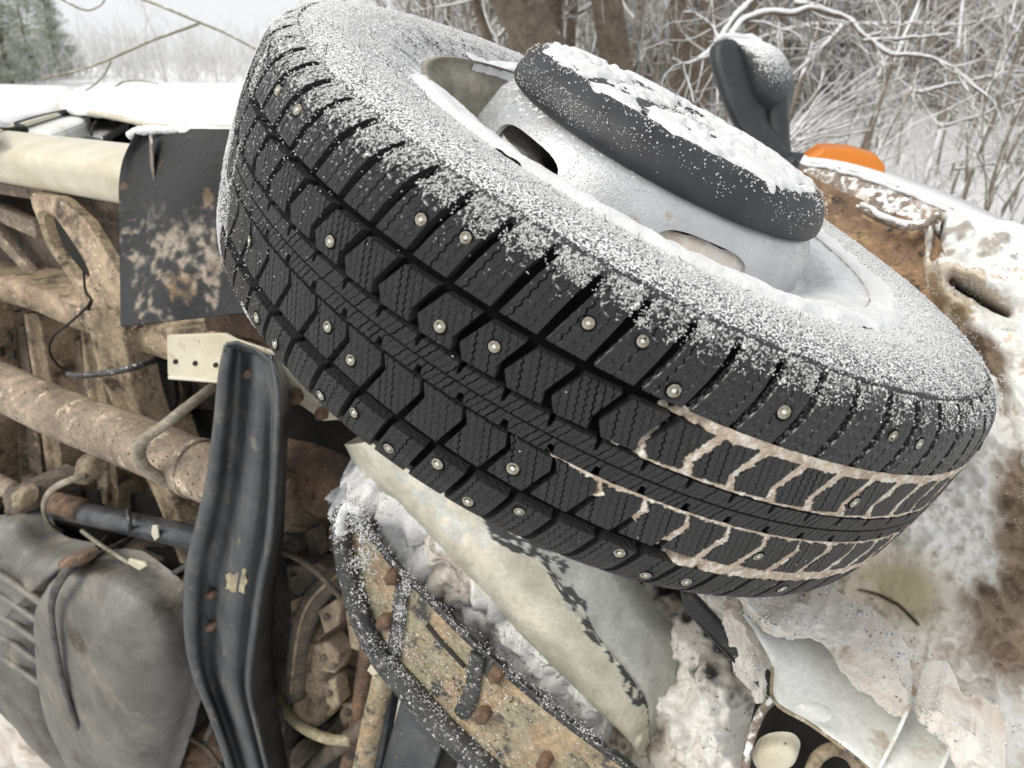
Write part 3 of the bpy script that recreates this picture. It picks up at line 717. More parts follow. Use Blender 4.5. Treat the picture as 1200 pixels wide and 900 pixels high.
# upper body side under snow, seen at a grazing angle; door edge, pillar and dark gap behind the sill
ztop = PB(0, 150, -.12)[2]
def side(name, px, m, dz, thick, bev=.004):
    pts = [PZ(x, y, ztop+dz) for x, y in px]; n = len(pts)
    V = pts+[p-UP*thick for p in pts]
    Fc = [tuple(range(n)), tuple(range(2*n-1, n-1, -1))]+[(i, i+n, (i+1) % n+n, (i+1) % n) for i in range(n)]
    o = link(name, mesh(name, V, Fc, m), vroot); fixn(o); return bevel(o, bev)
side('door_panel', [(-420, 134), (0, 152), (40, 140), (78, 129), (85, 104), (-420, 98)], M['cream'], .008, .010)
side('side_panel', [(64, 122), (190, 147), (300, 150), (520, 150), (700, 140), (420, 108), (80, 103)], M['cream'], .014, .010)
side('door_pillar', [(10, 152), (78, 131), (104, 133), (98, 142), (60, 156)], M['white_paint'], -.005, .05, .012)
side('inner_panel', [(60, 156), (96, 142), (150, 143), (120, 160)], M['rim'], -.035, .02)
side('inner_door_shell', [(-400, 158), (400, 196), (520, 130), (-400, 110)], M['dark'], -.075, .02)
tube('door_gap_seal', [PZ(-300, 146, ztop+.004), PZ(0, 153.5, ztop+.004), PZ(20, 146.5, ztop+.004), PZ(50, 137.5, ztop+.004), PZ(80, 130.5, ztop+.004)], .007, M['hole'], vroot, k=6)
tube('panel_cable', [PZ(112, 143, ztop), PZ(108, 150, ztop-.01), PZ(107, 158, ztop-.02)], .003, M['hole'], vroot, k=6)
def side_snow(px, dz, th, name='panel_snow', ns=9, res=70):
    """snow lying on a horizontal panel, with a soft rounded rim"""
    pts = spline([PZ(x, y, ztop+dz) for x, y in px], 8, True); c = pts.mean(0); V = [c+UP*th]; k = len(pts); R_ = 26
    for r in range(1, R_+1):
        s = r/R_
        for p in pts: V.append(c+(p-c)*s+UP*th*(1-s**14)**.5)
    for p in pts: V.append(c+(p-c)*.99-UP*.01)
    V = np.array(V); V[:, 2] += fbm(V, ns, 4)*th*.7+fbm(V, 60, 3)*.004
    Fc = [(0, 1+j, 1+(j+1) % k) for j in range(k)]
    for r in range(R_+1):
        for j in range(k):
            a = 1+r*k+j; d = 1+r*k+(j+1) % k
            if r < R_: Fc.append((a, a+k, d+k, d))
    o = link(name, mesh(name, V, Fc, M['snow'], True), vroot); fixn(o); tag(o, kind='stuff'); return o
side_snow([(-420, 133), (-60, 160), (0, 151), (38, 139), (70, 129), (82, 112), (80, 103), (0, 101), (-420, 95)], .007, .014)
side_snow([(66, 121), (130, 134), (190, 147), (300, 150), (520, 150), (560, 130), (420, 106), (200, 101), (110, 101)], .012, .018)

# ---------------------------------------------------------------- UNDERSIDE
# floor sheet behind everything
plate('floor_panel', [(-300, 190), (300, 262), (480, 400), (700, 640), (620, 1000), (-300, 1000)], -.20, .02, M['floor_metal'], vroot, 0)
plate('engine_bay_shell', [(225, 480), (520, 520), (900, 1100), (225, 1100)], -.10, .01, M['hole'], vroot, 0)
# recessed panels between sill and frame rail
plate('floor_pressing', [(-300, 190), (0, 214), (150, 238), (150, 252), (0, 228), (-300, 206)], -.03, .02, M['floor_metal'], vroot, .003)
plate('floor_pressing', [(70, 250), (150, 268), (150, 350), (128, 322), (104, 290)], -.09, .02, M['floor_metal'], vroot, .004)
plate('floor_pressing', [(-300, 180), (0, 240), (40, 262), (100, 360), (60, 350), (0, 280), (-300, 240)], -.10, .02, M['floor_metal'], vroot, .004)
plate('brace_strip', [(-80, 200), (0, 275), (66, 350), (58, 352), (0, 290), (-80, 222)], -.06, .015, M['pipe'], vroot, .003)
plate('brace_strip', [(-100, 218), (-20, 235), (38, 258), (42, 280), (-20, 252), (-100, 236)], -.055, .015, M['pipe'], vroot, .003)
# frame rail: boxed, wooden-tan with dried mud
def beam(name, top, bot, b, depth, m, xs, noise=0.002, lip=.006):
    t_, b2 = lin(top), lin(bot); secs = []
    for x in xs:
        a_, c_ = PB(x, t_(x), b), PB(x, b2(x), b); u_ = (c_-a_)
        secs.append([a_-BEL*depth, a_-BEL*lip, a_+u_*.06, a_+u_*.5+BEL*.001, a_+u_*.94, c_-BEL*lip, c_-BEL*depth])
    return loft(name, secs, m, vroot, rows=5, noise=noise, ns=16)
beam('frame_rail', [(-300, 290), (0, 327), (100, 358), (142, 374), (200, 386), (280, 402), (420, 440), (520, 480)], [(-300, 305), (0, 354), (100, 391), (142, 409), (200, 425), (280, 448), (420, 500), (520, 560)], .0, .10, M['tan_frame'], [-300, -150, 0, 100, 200, 280, 420, 520])
plate('rail_box', [(236, 372), (286, 352), (420, 440), (420, 470), (300, 400), (240, 388)], .01, .06, M['pipe_rust'], vroot, .006)
# outrigger with a long slot
def slotted(name, out, hole, b, thick, m):
    import bmesh
    A = [PB(x, y, b) for x, y in out]; H = list(spline([PB(x, y, b) for x, y in hole], 4, True))
    # bridge: radial quads between outline samples and hole samples
    Ao = spline(A, 8, True)*0; k = len(H); cen = np.mean(H, 0)
    # resample outline by angle of hole points
    e1 = FWD; e2 = UP; res = []
    P2 = [((p-cen)@e1, (p-cen)@e2) for p in A]
    for h in H:
        d = np.array([(h-cen)@e1, (h-cen)@e2]); best = None
        for i in range(len(P2)):
            p, q = np.array(P2[i]), np.array(P2[(i+1) % len(P2)]); e = q-p; det = d[0]*(-e[1])-d[1]*(-e[0])
            if abs(det) < 1e-12: continue
            t = (p[0]*(-e[1])-p[1]*(-e[0]))/det; s = (d[0]*p[1]-d[1]*p[0])/det
            if t > 0 and -1e-6 <= s <= 1+1e-6 and (best is None or t < best): best = t
        t = best if best else 1.2; res.append(cen+e1*d[0]*t+e2*d[1]*t)
    rim_in = [cen+(h-cen)*1.0 for h in H]; lipm = [cen+(h-cen)*1.12+BEL*.006 for h in H]
    V = res+lipm+rim_in+[p-BEL*thick for p in rim_in]+[p-BEL*thick for p in res]; Fc = []
    for L in range(3):
        for j in range(k): Fc.append((L*k+j, L*k+(j+1) % k, (L+1)*k+(j+1) % k, (L+1)*k+j))
    for j in range(k): Fc.append((4*k+j, 4*k+(j+1) % k, (j+1) % k, j))
    o = link(name, mesh(name, V, Fc, m, True), vroot); fixn(o)
    es = o.modifiers.new('edges', 'EDGE_SPLIT'); es.split_angle = rad(35); return o
slotted('outrigger', [(34, 226), (72, 232), (104, 262), (138, 318), (170, 372), (150, 392), (100, 366), (84, 330), (60, 285), (40, 250)], [(52, 254), (66, 254), (82, 274), (101, 304), (106, 322), (94, 328), (74, 306), (59, 282)], .012, .016, M['tan_frame'])
beam('cross_member', [(98, 366), (110, 430), (130, 480), (152, 500)], [(143, 372), (145, 430), (160, 480), (176, 500)], .02, .08, M['tan_frame'], [98, 112, 130, 152])
bpy.data.objects.remove(bpy.data.objects['cross_member'])
def vbeam(name, L, R, ys, b, depth, m, noise=.002, crease=.35, bs=None):
    l, r = lin([(y, x) for x, y in L]), lin([(y, x) for x, y in R]); secs = []
    for i, y in enumerate(ys):
        bb = b if bs is None else float(np.interp(i, range(len(bs)), bs))
        a_, c_ = PB(l(y), y, bb), PB(r(y), y, bb); u_ = c_-a_
        secs.append([a_-BEL*depth, a_-BEL*.002, a_+u_*.05, a_+u_*crease, a_+u_*(crease+.02)-BEL*.006, a_+u_*.95-BEL*.003, c_-BEL*.006, c_-BEL*depth])
    return loft(name, secs, m, vroot, rows=4, noise=noise, ns=16)
vbeam('cross_member', [(98, 364), (112, 430), (133, 480), (160, 540), (185, 590), (210, 660)], [(143, 372), (147, 430), (160, 480), (190, 560), (205, 600), (235, 670)], [364, 400, 440, 480, 540, 600, 660], .025, .09, M['tan_frame'])
vbeam('floor_rib', [(28, 372), (38, 440), (55, 560), (60, 600)], [(45, 376), (56, 440), (72, 556), (76, 600)], [368, 420, 480, 540, 600], -.05, .08, M['tan_frame'])
vbeam('floor_rib', [(94, 390), (100, 450), (118, 560), (124, 620)], [(108, 392), (120, 450), (135, 560), (140, 620)], [388, 440, 500, 560, 620], -.06, .06, M['tan_frame'])
vbeam('floor_rib', [(-60, 350), (-50, 450), (-40, 600)], [(-30, 352), (-20, 450), (-10, 600)], [345, 450, 600], -.05, .08, M['tan_frame'])
vbeam('floor_rib', [(0, 372), (4, 440), (14, 560)], [(12, 374), (15, 440), (24, 560)], [368, 440, 500, 560], -.12, .05, M['pipe'])
vbeam('floor_rib', [(196, 440), (202, 520), (212, 640)], [(208, 442), (214, 520), (224, 640)], [438, 520, 640], -.08, .04, M['floor_metal'])
vbeam('floor_rib', [(222, 450), (228, 520), (236, 640)], [(232, 450), (238, 520), (246, 640)], [448, 520, 640], -.10, .04, M['floor_metal'])
plate('floor_pressing', [(70, 395), (92, 400), (108, 500), (116, 560), (92, 550)], -.11, .02, M['pipe'], vroot, .003)
plate('floor_pressing', [(20, 380), (28, 384), (44, 500), (50, 560), (34, 550)], -.12, .02, M['floor_metal'], vroot, .003)
for x, y in ((73, 402), (76, 418), (80, 450), (84, 470), (11, 395), (14, 415), (92, 520), (96, 545), (1, 412)):
    plate('slot_hole', [(x-2, y-5), (x+2, y-4), (x+3, y+6), (x-1, y+6)], -.105 if x > 40 else -.09, .004, M['hole'], vroot, 0)
plate('recess_shade_plate', [(144, 412), (200, 424), (206, 470), (190, 520), (160, 500), (148, 450)], -.03, .01, M['hole'], vroot, .002)  # near-black plates stand in for the deep shade between floor parts
plate('recess_shade_plate', [(52, 250), (70, 250), (106, 300), (108, 330), (88, 330), (60, 290)], -.035, .01, M['hole'], vroot, .002)
plate('recess_shade_plate', [(-100, 585), (110, 575), (240, 590), (330, 560), (330, 720), (200, 720), (-100, 640)], -.09, .01, M['hole'], vroot, .002)
plate('recess_shade_plate', [(116, 318), (150, 345), (150, 384), (140, 380)], -.02, .006, M['hole'], vroot, 0)
# crumbs, bolts and small brackets over the whole belly so that nothing is bare
tube('wire', [PB(107, 352, .04), PB(100, 362, .045), (PB(80, 380, .045)), PB(62, 395, .03), PB(58, 412, .01), PB(68, 428, -.02), PB(80, 434, -.03)], .0022, M['hole'], vroot, k=6)
tube('wire', [PB(98, 318, .02), PB(100, 340, .035), PB(107, 352, .04), PB(104, 362, .04)], .002, M['hole'], vroot, k=6)
tube('wiring_loom', [PB(80, 438, -.02), PB(92, 440, .03), PB(118, 438, .045), PB(150, 432, .05), PB(175, 424, .01), PB(195, 416, -.05)], .0055, M['black_edge'], vroot, k=8)
# propeller shaft with loop hanger
SHB = .10
shp = [PB(-320, 300, SHB), PB(0, 452, SHB), PB(80, 488, SHB), PB(165, 521, SHB), PB(238, 552, SHB), PB(330, 590, SHB)]
shr = float(np.linalg.norm(PB(80, 466, SHB)-PB(80, 509, SHB)))/2
tube('propeller_shaft', shp, shr, M['pipe'], vroot, k=24)
for (x, y, w_) in ((232, 549, 1.07), (160, 519, 1.03)):
    c_ = PB(x, y, SHB); d_ = normalize(PB(238, 552, SHB)-PB(80, 488, SHB))
    V, Fc = tube_geo([c_-d_*.006, c_+d_*.006], shr*w_, 24); bevel(link('shaft_weld', mesh('shaft_weld', V, Fc, M['pipe'], True), vroot), .002)
hp = [PB(252, 452, .06), PB(215, 480, .12), PB(186, 503, .155), PB(170, 514, .165), PB(163, 528, .166), PB(168, 545, .160), PB(186, 558, .145), PB(210, 568, .12), PB(250, 582, .08)]
tube('loop_hanger', hp, .0085, M['rod'], vroot, k=12, flat=(UP, .75))
# lower pipe, ring strap, coupling
BP = .06
tube('black_pipe', [PB(62, 594, BP), PB(90, 600, BP), PB(150, 613, BP), PB(235, 632, BP), PB(330, 655, BP)], .021, M['black_pipe'], vroot, k=20)
tube('pipe_joint', [PB(-200, 500, BP), PB(-40, 552, BP), PB(0, 568, BP), PB(18, 577, BP)], .021, M['pipe'], vroot, k=18)
tube('pipe_joint', [PB(66, 590, BP+.002), PB(98, 598, BP+.002)], .0225, M['pipe_rust'], vroot, k=18, n=1)
tube('clamp_ring', [PB(150, 597, BP+.01), PB(152, 612, BP+.026), PB(153, 628, BP+.01)], .004, M['black_pipe'], vroot, k=8)
plate('paint_mark', [(178, 616), (184, 616), (186, 630), (181, 634), (177, 626)], BP+.0235, .003, M['cream'], vroot, .001)
tube('strap_loop', [PB(100, 558, .05), PB(84, 562, .07), (PB(62, 573, .09)), PB(52, 588, .10), PB(52, 602, .10), PB(60, 616, .08), PB(72, 622, .05)], .0065, M['rod'], vroot, k=10, flat=(BEL, .5))
blob('universal_joint', [(15, 570), (40, 566), (52, 576), (50, 596), (34, 604), (18, 596)], .06, .035, M['cast_dark'], vroot, noise=.02, ns=40)
blob('universal_joint', [(22, 574), (34, 572), (38, 584), (32, 596), (20, 592)], .085, .02, M['cast'], vroot, noise=.02, ns=50)
blob('hanger_foot', [(98, 535), (114, 534), (116, 556), (104, 566), (92, 560)], .03, .02, M['cast'], vroot, noise=.012, ns=50)
plate('hanger_plate', [(102, 520), (121, 522), (126, 590), (120, 592), (112, 545)], .02, .012, M['tan_frame'], vroot, .003)
# fuel tank with strap and ribs
tk = [(64, 700), (76, 672), (100, 656), (132, 658), (166, 678), (191, 704), (213, 752), (220, 800), (210, 845), (194, 900), (170, 960), (130, 940), (98, 880), (76, 820), (66, 760)]
blob('fuel_tank', tk, .115, .075, M['tank'], vroot, rings=18, n=6, power=3.2, depth=.05, noise=.008, ns=9)
blob('tank_end', [(-120, 604), (-40, 612), (0, 608), (28, 608), (50, 640), (92, 650), (80, 672), (70, 705), (70, 770), (82, 835), (104, 885), (92, 902), (40, 850), (0, 815), (-80, 760), (-150, 700)], .105, .066, M['tank'], vroot, rings=16, n=6, power=3.2, depth=.05, noise=.012, ns=11)
plate('recess_shade_plate', [(30, 600), (60, 612), (150, 640), (235, 650), (235, 800), (215, 760), (180, 700), (120, 660), (60, 650)], .02, .01, M['hole'], vroot, .002)  # black plate painting the shade between pipe and tank
def tk_b(x, y, extra=.0): 
    return extra
for k in range(5):
    x0, y0 = -60, 668+k*24
    tube('tank_rib', [PB(x0, y0-18, .166), PB(0, y0+6, .168), PB(32, y0+27, .164), PB(54, y0+42, .156)], .008, M['tank'], vroot, k=8)
st_ = [PB(128, 630, .02), PB(108, 650, .11), (PB(86, 662, .160)), PB(68, 684, .186), PB(60, 712, .194), PB(64, 750, .198), PB(74, 800, .198), PB(88, 845, .192), PB(104, 885, .16)]
tube('tank_strap', st_, .009, M['tank_strap'], vroot, k=10, flat=(BEL, .45))
blob('strap_buckle', [(74, 655), (100, 646), (104, 656), (80, 668)], .15, .02, M['pipe_rust'], vroot, noise=.01, ns=50)
tube('cable', [PB(96, 622, .07), PB(120, 640, .10), PB(152, 660, .12)], .004, M['rod'], vroot, k=8)
plate('cable_tag', [(150, 655), (168, 660), (171, 664), (163, 669), (149, 661)], .125, .006, M['cream'], vroot, .002)
tube('cable', [PB(150, 632, .04), PB(130, 642, .08), PB(104, 654, .12)], .0045, M['tank_strap'], vroot, k=8)
tube('strut_rod', [PB(182, 683, .04), PB(220, 662, .08), PB(240, 650, .09)], .005, M['black_pipe'], vroot, k=8)
blob('mount_boss', [(155, 632), (190, 640), (206, 652), (200, 672), (176, 676), (158, 660)], .0, .05, M['cast_dark'], vroot, noise=.015, ns=40)
blob('mount_boss', [(190, 696), (212, 678), (232, 680), (232, 716), (208, 714)], .05, .06, M['tank'], vroot, noise=.012, ns=40)
blob('clod', [(-40, 760), (40, 812), (95, 862), (130, 910), (60, 960), (-60, 920)], .05, .05, M['snow_dirty'], vroot, rings=14, noise=.05, ns=14)
tag(bpy.data.objects['clod'], kind='stuff'); bpy.data.objects['clod'].name = 'dirty_snow'
blob('tank_bracket', [(62, 862), (90, 856), (120, 868), (128, 890), (100, 930), (70, 900)], -.02, .05, M['cast_dark'], vroot, noise=.03, ns=35)
tube('bracket_bolt', [PB(70, 862, .04), PB(92, 880, .05)], .009, M['black_pipe'], vroot, k=10, n=1)

# mud flap (rubber sheet with a vertical fold)
def flap_pt(x, y, d): return PD(x, y, d)
dl, dr = 1.015, .89
secs = []
for f in np.linspace(0, 1, 9):
    xl = np.interp(f, [0, .03, .1, .2, 1], [160, 151, 147, 140, 143]); yl = np.interp(f, [0, .2, 1], [152, 204, 383]); row = []
    for g in np.linspace(0, 1, 110):
        x = xl+(330-xl)*g; y = yl+(np.interp(f, [0, 1], [152, 360])-yl)*g*.9
        d = dl+(dr-dl)*g
        d += .02*max(0, 1-f*1.3)*math.exp(-((g-.10)/.08)**2)+.006*math.sin(g*9+f*3)+.004*math.sin(f*11+g*5)
        row.append(flap_pt(x, y, d))
    secs.append(row)
def flapcol(s, t, V):
    n = fbm(V, 26, 5); n2 = fbm(V+5, 90, 4); n3 = fbm(V+2, 12, 3)
    base = np.array([.014, .0145, .016]); mud = np.array([.40, .34, .27]); bm_ = np.array([.22, .14, .075])
    a = np.clip((np.exp(-((s-.62)/.20)**2-((t-.30)/.30)**2)*.75+n*1.0+n2*.8-.30)*2.0, 0, .85)[:, None]*np.clip(.55+n2*1.8, 0, 1)[:, None]
    b_ = np.clip((np.exp(-((s-.80)/.16)**2-((t-.42)/.20)**2)*.55+n3*.4+n2*.5-.28)*3.5, 0, 1)[:, None]
    c_ = np.clip((n+n2*.8-.46)*4, 0, .6)[:, None]; a = a*np.clip((s-.34)/.18, 0, 1)[:, None]; b_ = b_*np.clip((s-.38)/.2, 0, 1)[:, None]
    c = base*(1-c_)+bm_*c_; c = c*(1-b_)+bm_*1.1*b_; return c*(1-a)+mud*a
loft('mud_flap', secs, M['flap'], vroot, rows=28, thick=.004, cols=flapcol)
loft('flap_fold', [[flap_pt(175.5, 158, 1.0), flap_pt(178, 157, .985)], [flap_pt(177, 195, 1.0), flap_pt(180, 195, .985)], [flap_pt(180, 225, 1.0), flap_pt(182, 225, .99)], [flap_pt(182, 262, 1.0), flap_pt(184, 262, .996)]], M['fender'], vroot, thick=.002)
G = Geo()
def ridge(pts, r, name='snow_ridge', m='snow', ns=60, amp=.6, k=10):
    P = spline(pts, 10); V, Fc = tube_geo(P, r, k); V = np.array(V); V += (fbm(V, ns, 3)[:, None]*r*amp)*np.array([.6, .6, 1.0])
    V += (fbm(V+4, ns*4, 2)[:, None]*r*.35)*np.array([.6, .6, 1.0])
    o = link(name, mesh(name, V, Fc, M[m], True), vroot); tag(o, kind='stuff'); return o
ridge([flap_pt(152, 158, 1.03), flap_pt(165, 153, 1.02), flap_pt(200, 152, .99), flap_pt(250, 153, .96), flap_pt(290, 156, .93)], .006)
# dried mud on the flap: real crust
def crust(fn, n, m, s0, s1, keepf, parent, name, nrm, flat=.35):
    P = fn(n); kf = keepf(P); P = P[RNG.uniform(0, 1, len(P)) < kf]
    v, t = grains(P, np.zeros(3), s0, s1); o = link(name, fastmesh(name, v, t, M[m]), parent); tag(o, kind='stuff'); return o
def flap_fn(n):
    g = RNG.uniform(0, .8, n); f = RNG.uniform(0, 1, n); xl = 143
    return np.array([PD(xl+(330-xl)*g_, 158+222*f_, dl+(dr-dl)*g_-.004) for g_, f_ in zip(g, f)])
# cream bracket plate with three holes
plate('bracket_plate', [(195, 393), (250, 391), (262, 391), (275, 398), (330, 416), (392, 462), (402, 492), (378, 494), (345, 470), (300, 450), (258, 445), (196, 440)], .10, .006, M['cream'], vroot, .002)
plate('bracket_lip', [(196, 440), (258, 446), (258, 450), (196, 445)], .125, .03, M['cream'], vroot, .002)
for x, y in ((205, 424), (228, 426), (252, 428)):
    plate('bolt_hole', [(x+2.6*math.cos(a), y+3*math.sin(a)) for a in np.linspace(0, 2*math.pi, 9)[:-1]], .1015, .004, M['hole'], vroot, 0)
blob('bolt_head', [(338, 458), (352, 455), (356, 468), (344, 474)], .10, .012, M['rust'], vroot, rings=4, n=3)
blob('bolt_head', [(374, 478), (384, 478), (384, 490), (375, 490)], .10, .012, M['rust'], vroot, rings=4, n=3)

# black S-shaped pressed channel in front of the shaft
CB = .17
ys = [404, 440, 500, 560, 620, 670, 740, 790, 840, 900, 960]
xl_ = lin([(404, 264), (440, 257), (500, 251), (560, 243), (620, 229), (670, 218), (740, 217), (790, 226), (840, 246), (900, 266), (960, 276)])
xr_ = lin([(404, 318), (440, 326), (500, 325), (560, 322), (620, 317), (670, 307), (740, 297), (790, 293), (840, 303), (900, 317), (960, 325)])
xo_ = lin([(404, 326), (440, 339), (500, 336), (560, 334), (620, 331), (670, 323), (740, 319), (790, 322), (840, 330), (900, 340), (960, 350)])
secs = []
for y in ys:
    L, R_, O = xl_(y), xr_(y), xo_(y); wd = R_-L
    dy = 14 if y > 420 else 10
    def q(f, b): return PB(L+wd*f, y+dy*f*1.2, b)
    rg = .014*np.clip((y-470)/60, 0, 1)
    secs.append([PB(L-1, y, CB-.05), q(0, CB-.002), q(.05, CB+.003), q(.14, CB), q(.20, CB-.012), q(.27, CB-.026), q(.42, CB-.028), q(.50, CB-.024+rg*.3), q(.58, CB-.018+rg), q(.70, CB-.015+rg), q(.80, CB-.018+rg), q(.87, CB-.020), q(.93, CB-.010), q(.97, CB+.002), q(1.0, CB+.003), q(1.02, CB-.002), PB(O, y+dy*1.2, CB-.055)])
loft('pressed_channel', secs, M['chan'], vroot, rows=5, thick=.002)
# rounded closed top of the channel
loft('channel_end', [[PB(262, 412, CB-.05), PB(266, 401, CB-.05), PB(278, 399, CB-.05), PB(300, 408, CB-.05), PB(320, 424, CB-.05), PB(330, 446, CB-.05)],
     [PB(261, 412, CB+.002), PB(265, 402, CB+.003), PB(278, 400, CB+.003), PB(300, 408, CB+.003), PB(322, 424, CB+.003), PB(330, 446, CB+.003)],
     [PB(266, 416, CB-.004), PB(270, 408, CB-.004), PB(279, 405, CB-.004), PB(299, 413, CB-.004), PB(317, 427, CB-.004), PB(325, 446, CB-.004)],
     [PB(272, 424, CB-.026), PB(275, 416, CB-.026), PB(283, 412, CB-.026), PB(298, 419, CB-.026), PB(312, 431, CB-.026), PB(318, 446, CB-.026)],
     [PB(285, 430, CB-.028)]*6], M['chan'], vroot, rows=3)
blob('bolt_head', [(288, 434), (294, 430), (301, 434), (300, 441), (293, 444), (288, 440)], CB-.024, .008, M['rust'], vroot, rings=4, n=2)
for x, y in ((298, 453), (317, 458)):
    blob('bolt_hole', [(x+3*math.cos(a), y+3.4*math.sin(a)) for a in np.linspace(0, 2*math.pi, 9)[:-1]], CB-.022, .003, M['hole'], vroot, rings=3, n=2)
for x, y in ((247, 697), (247, 735), (224, 712)):
    blob('rusted_rivet', [(x+6*math.cos(a), y+5*math.sin(a)) for a in np.linspace(0, 2*math.pi, 9)[:-1]], CB-.020 if x > 230 else CB-.006, .006, M['rust'], vroot, rings=4, n=2, depth=.004)
plate('bare_patch', [(264, 674), (270, 671), (274, 674), (280, 669), (285, 666), (288, 668), (287, 675), (290, 682), (286, 688), (286, 696), (279, 693), (272, 695), (268, 690), (264, 691), (266, 683)], CB-.0005, .0015, M['hose'], vroot, .0004)

# dark muffler behind the channel, exhaust shield
tube('muffler', [PB(300, 528, .02), PB(340, 546, .02), PB(380, 558, .02), PB(430, 578, .02), PB(520, 640, .02)], [.045, .052, .055, .05, .045], M['pipe_rust'], vroot, k=24)
plate('heat_shield', [(325, 600), (345, 590), (365, 592), (415, 584), (420, 610), (390, 620), (330, 616)], .0, .02, M['cast'], vroot, .004)
tube('shield_lip', [PB(320, 618, .01), PB(345, 621, .012), PB(380, 620, .012), PB(415, 612, .01)], .006, M['cast'], vroot, k=8)
plate('tan_shield', [(336, 500), (380, 520), (376, 530), (336, 528)], -.02, .01, M['tan_frame'], vroot, .002)
tube('axle_tube', [PB(330, 492, .0), PB(400, 520, .0), PB(440, 535, .0), PB(560, 600, .0)], .028, M['hole'], vroot, k=16)
# castings and hoses of the gearbox
blob('gearbox_casting', [(330, 672), (352, 664), (392, 668), (410, 680), (396, 720), (372, 742), (350, 720), (334, 700)], .0, .05, M['cast_dark'], vroot, power=4, noise=.012, ns=30)
blob('gearbox_casting', [(340, 720), (360, 728), (372, 760), (356, 812), (340, 800)], .0, .06, M['cast_dark'], vroot, power=4, noise=.012, ns=30)
blob('gearbox_casting', [(368, 722), (390, 706), (418, 716), (424, 745), (412, 780), (400, 812), (386, 800), (372, 770)], .02, .055, M['cast'], vroot, power=3.5, noise=.018, ns=38)
blob('gearbox_casting', [(362, 786), (384, 780), (404, 800), (396, 832), (376, 828), (364, 806)], .02, .05, M['cast'], vroot, power=3.5, noise=.014, ns=40)
blob('casting_boss', [(366, 776), (376, 774), (380, 784), (372, 794), (364, 788)], .065, .018, M['cast'], vroot, rings=5)
blob('casting_boss', [(386, 826), (394, 824), (396, 832), (390, 836)], .05, .014, M['cast'], vroot, rings=5)
blob('casting_boss', [(402, 828), (416, 830), (420, 846), (412, 852), (404, 842)], .04, .014, M['cast'], vroot, rings=5)
tube('curved_arm', [PB(408, 668, .07), PB(385, 685, .085), PB(366, 708, .09), PB(356, 735, .09), PB(350, 770, .085), PB(346, 812, .08)], .017, M['cast_dark'], vroot, k=16)
tube('arm_edge', [PB(404, 668, .087), PB(380, 686, .102), PB(361, 708, .108), PB(351, 735, .108), PB(345, 770, .102), PB(341, 812, .097)], .0028, M['cast'], vroot, k=6)
tube('hose', [PB(326, 815, .08), PB(338, 836, .10), PB(356, 853, .11), PB(385, 866, .11), PB(412, 868, .10)], .008, M['hose'], vroot, k=12)
tube('hose', [PB(322, 792, .05), PB(345, 812, .055), PB(372, 830, .05)], .004, M['cast'], vroot, k=8)
tube('steering_tube', [PB(434, 740, .05), PB(428, 790, .06), PB(420, 850, .07), PB(400, 930, .08)], .014, M['pipe_rust'], vroot, k=14)
tube('rusty_link', [PB(452, 760, .10), PB(448, 800, .11), PB(436, 850, .12), PB(420, 930, .13)], .015, M['brkt'], vroot, k=14)
tube('dark_link', [PB(462, 770, .08), PB(456, 815, .09), PB(446, 870, .10), PB(436, 930, .10)], .014, M['black_pipe'], vroot, k=14)
plate('paint_chip', [(440, 768), (447, 770), (444, 790), (436, 792), (430, 786)], .125, .004, M['cream'], vroot, .001)
tube('rusty_link', [PB(430, 850, .09), PB(400, 872, .09), PB(370, 895, .08), PB(340, 930, .08)], .013, M['cast_dark'], vroot, k=12)
for (px, hh, mm2) in (([(332, 628), (350, 618), (364, 628), (360, 650), (342, 656), (330, 645)], .03, 'cast_dark'), ([(366, 630), (380, 622), (392, 640), (384, 664), (370, 655)], .03, 'pipe_rust'), ([(392, 628), (408, 622), (412, 650), (398, 662)], .03, 'cast_dark'), ([(352, 652), (366, 644), (372, 660), (362, 670)], .035, 'dark'), ([(330, 830), (350, 845), (345, 880), (322, 870)], .03, 'dark'), ([(350, 870), (380, 878), (376, 905), (350, 900)], .03, 'cast_dark'), ([(220, 860), (250, 850), (268, 880), (240, 905), (215, 890)], .04, 'pipe_rust')):
    blob('gearbox_fitting', px, -.01, hh, M[mm2], vroot, noise=.02, ns=45, rings=7)

for px_, b_2, th_, m_ in (([(334, 664), (372, 660), (398, 676), (392, 690), (366, 688), (350, 700), (338, 690)], .085, .03, 'cast_dark'), ([(340, 704), (352, 700), (362, 760), (352, 804), (343, 800)], .088, .02, 'cast'), ([(372, 716), (392, 704), (400, 712), (396, 734), (380, 744)], .100, .03, 'cast'),
        ([(404, 716), (420, 712), (426, 740), (420, 764), (410, 760)], .095, .03, 'cast'), ([(366, 756), (384, 752), (398, 770), (392, 790), (372, 786)], .098, .03, 'cast'), ([(378, 800), (392, 796), (398, 826), (390, 834), (382, 824)], .092, .025, 'cast'), ([(400, 824), (416, 826), (418, 842), (410, 848), (402, 838)], .075, .02, 'cast'),
        ([(326, 640), (346, 632), (352, 644), (338, 656), (326, 654)], .06, .03, 'cast_dark'), ([(356, 622), (368, 618), (376, 652), (364, 660)], .055, .02, 'cast_dark'), ([(384, 616), (398, 620), (394, 652), (384, 646)], .06, .02, 'pipe_rust'), ([(352, 838), (384, 848), (380, 860), (350, 850)], .05, .03, 'dark')):
    plate('casting_flange', px_, b_2, th_, M[m_], vroot, .003)
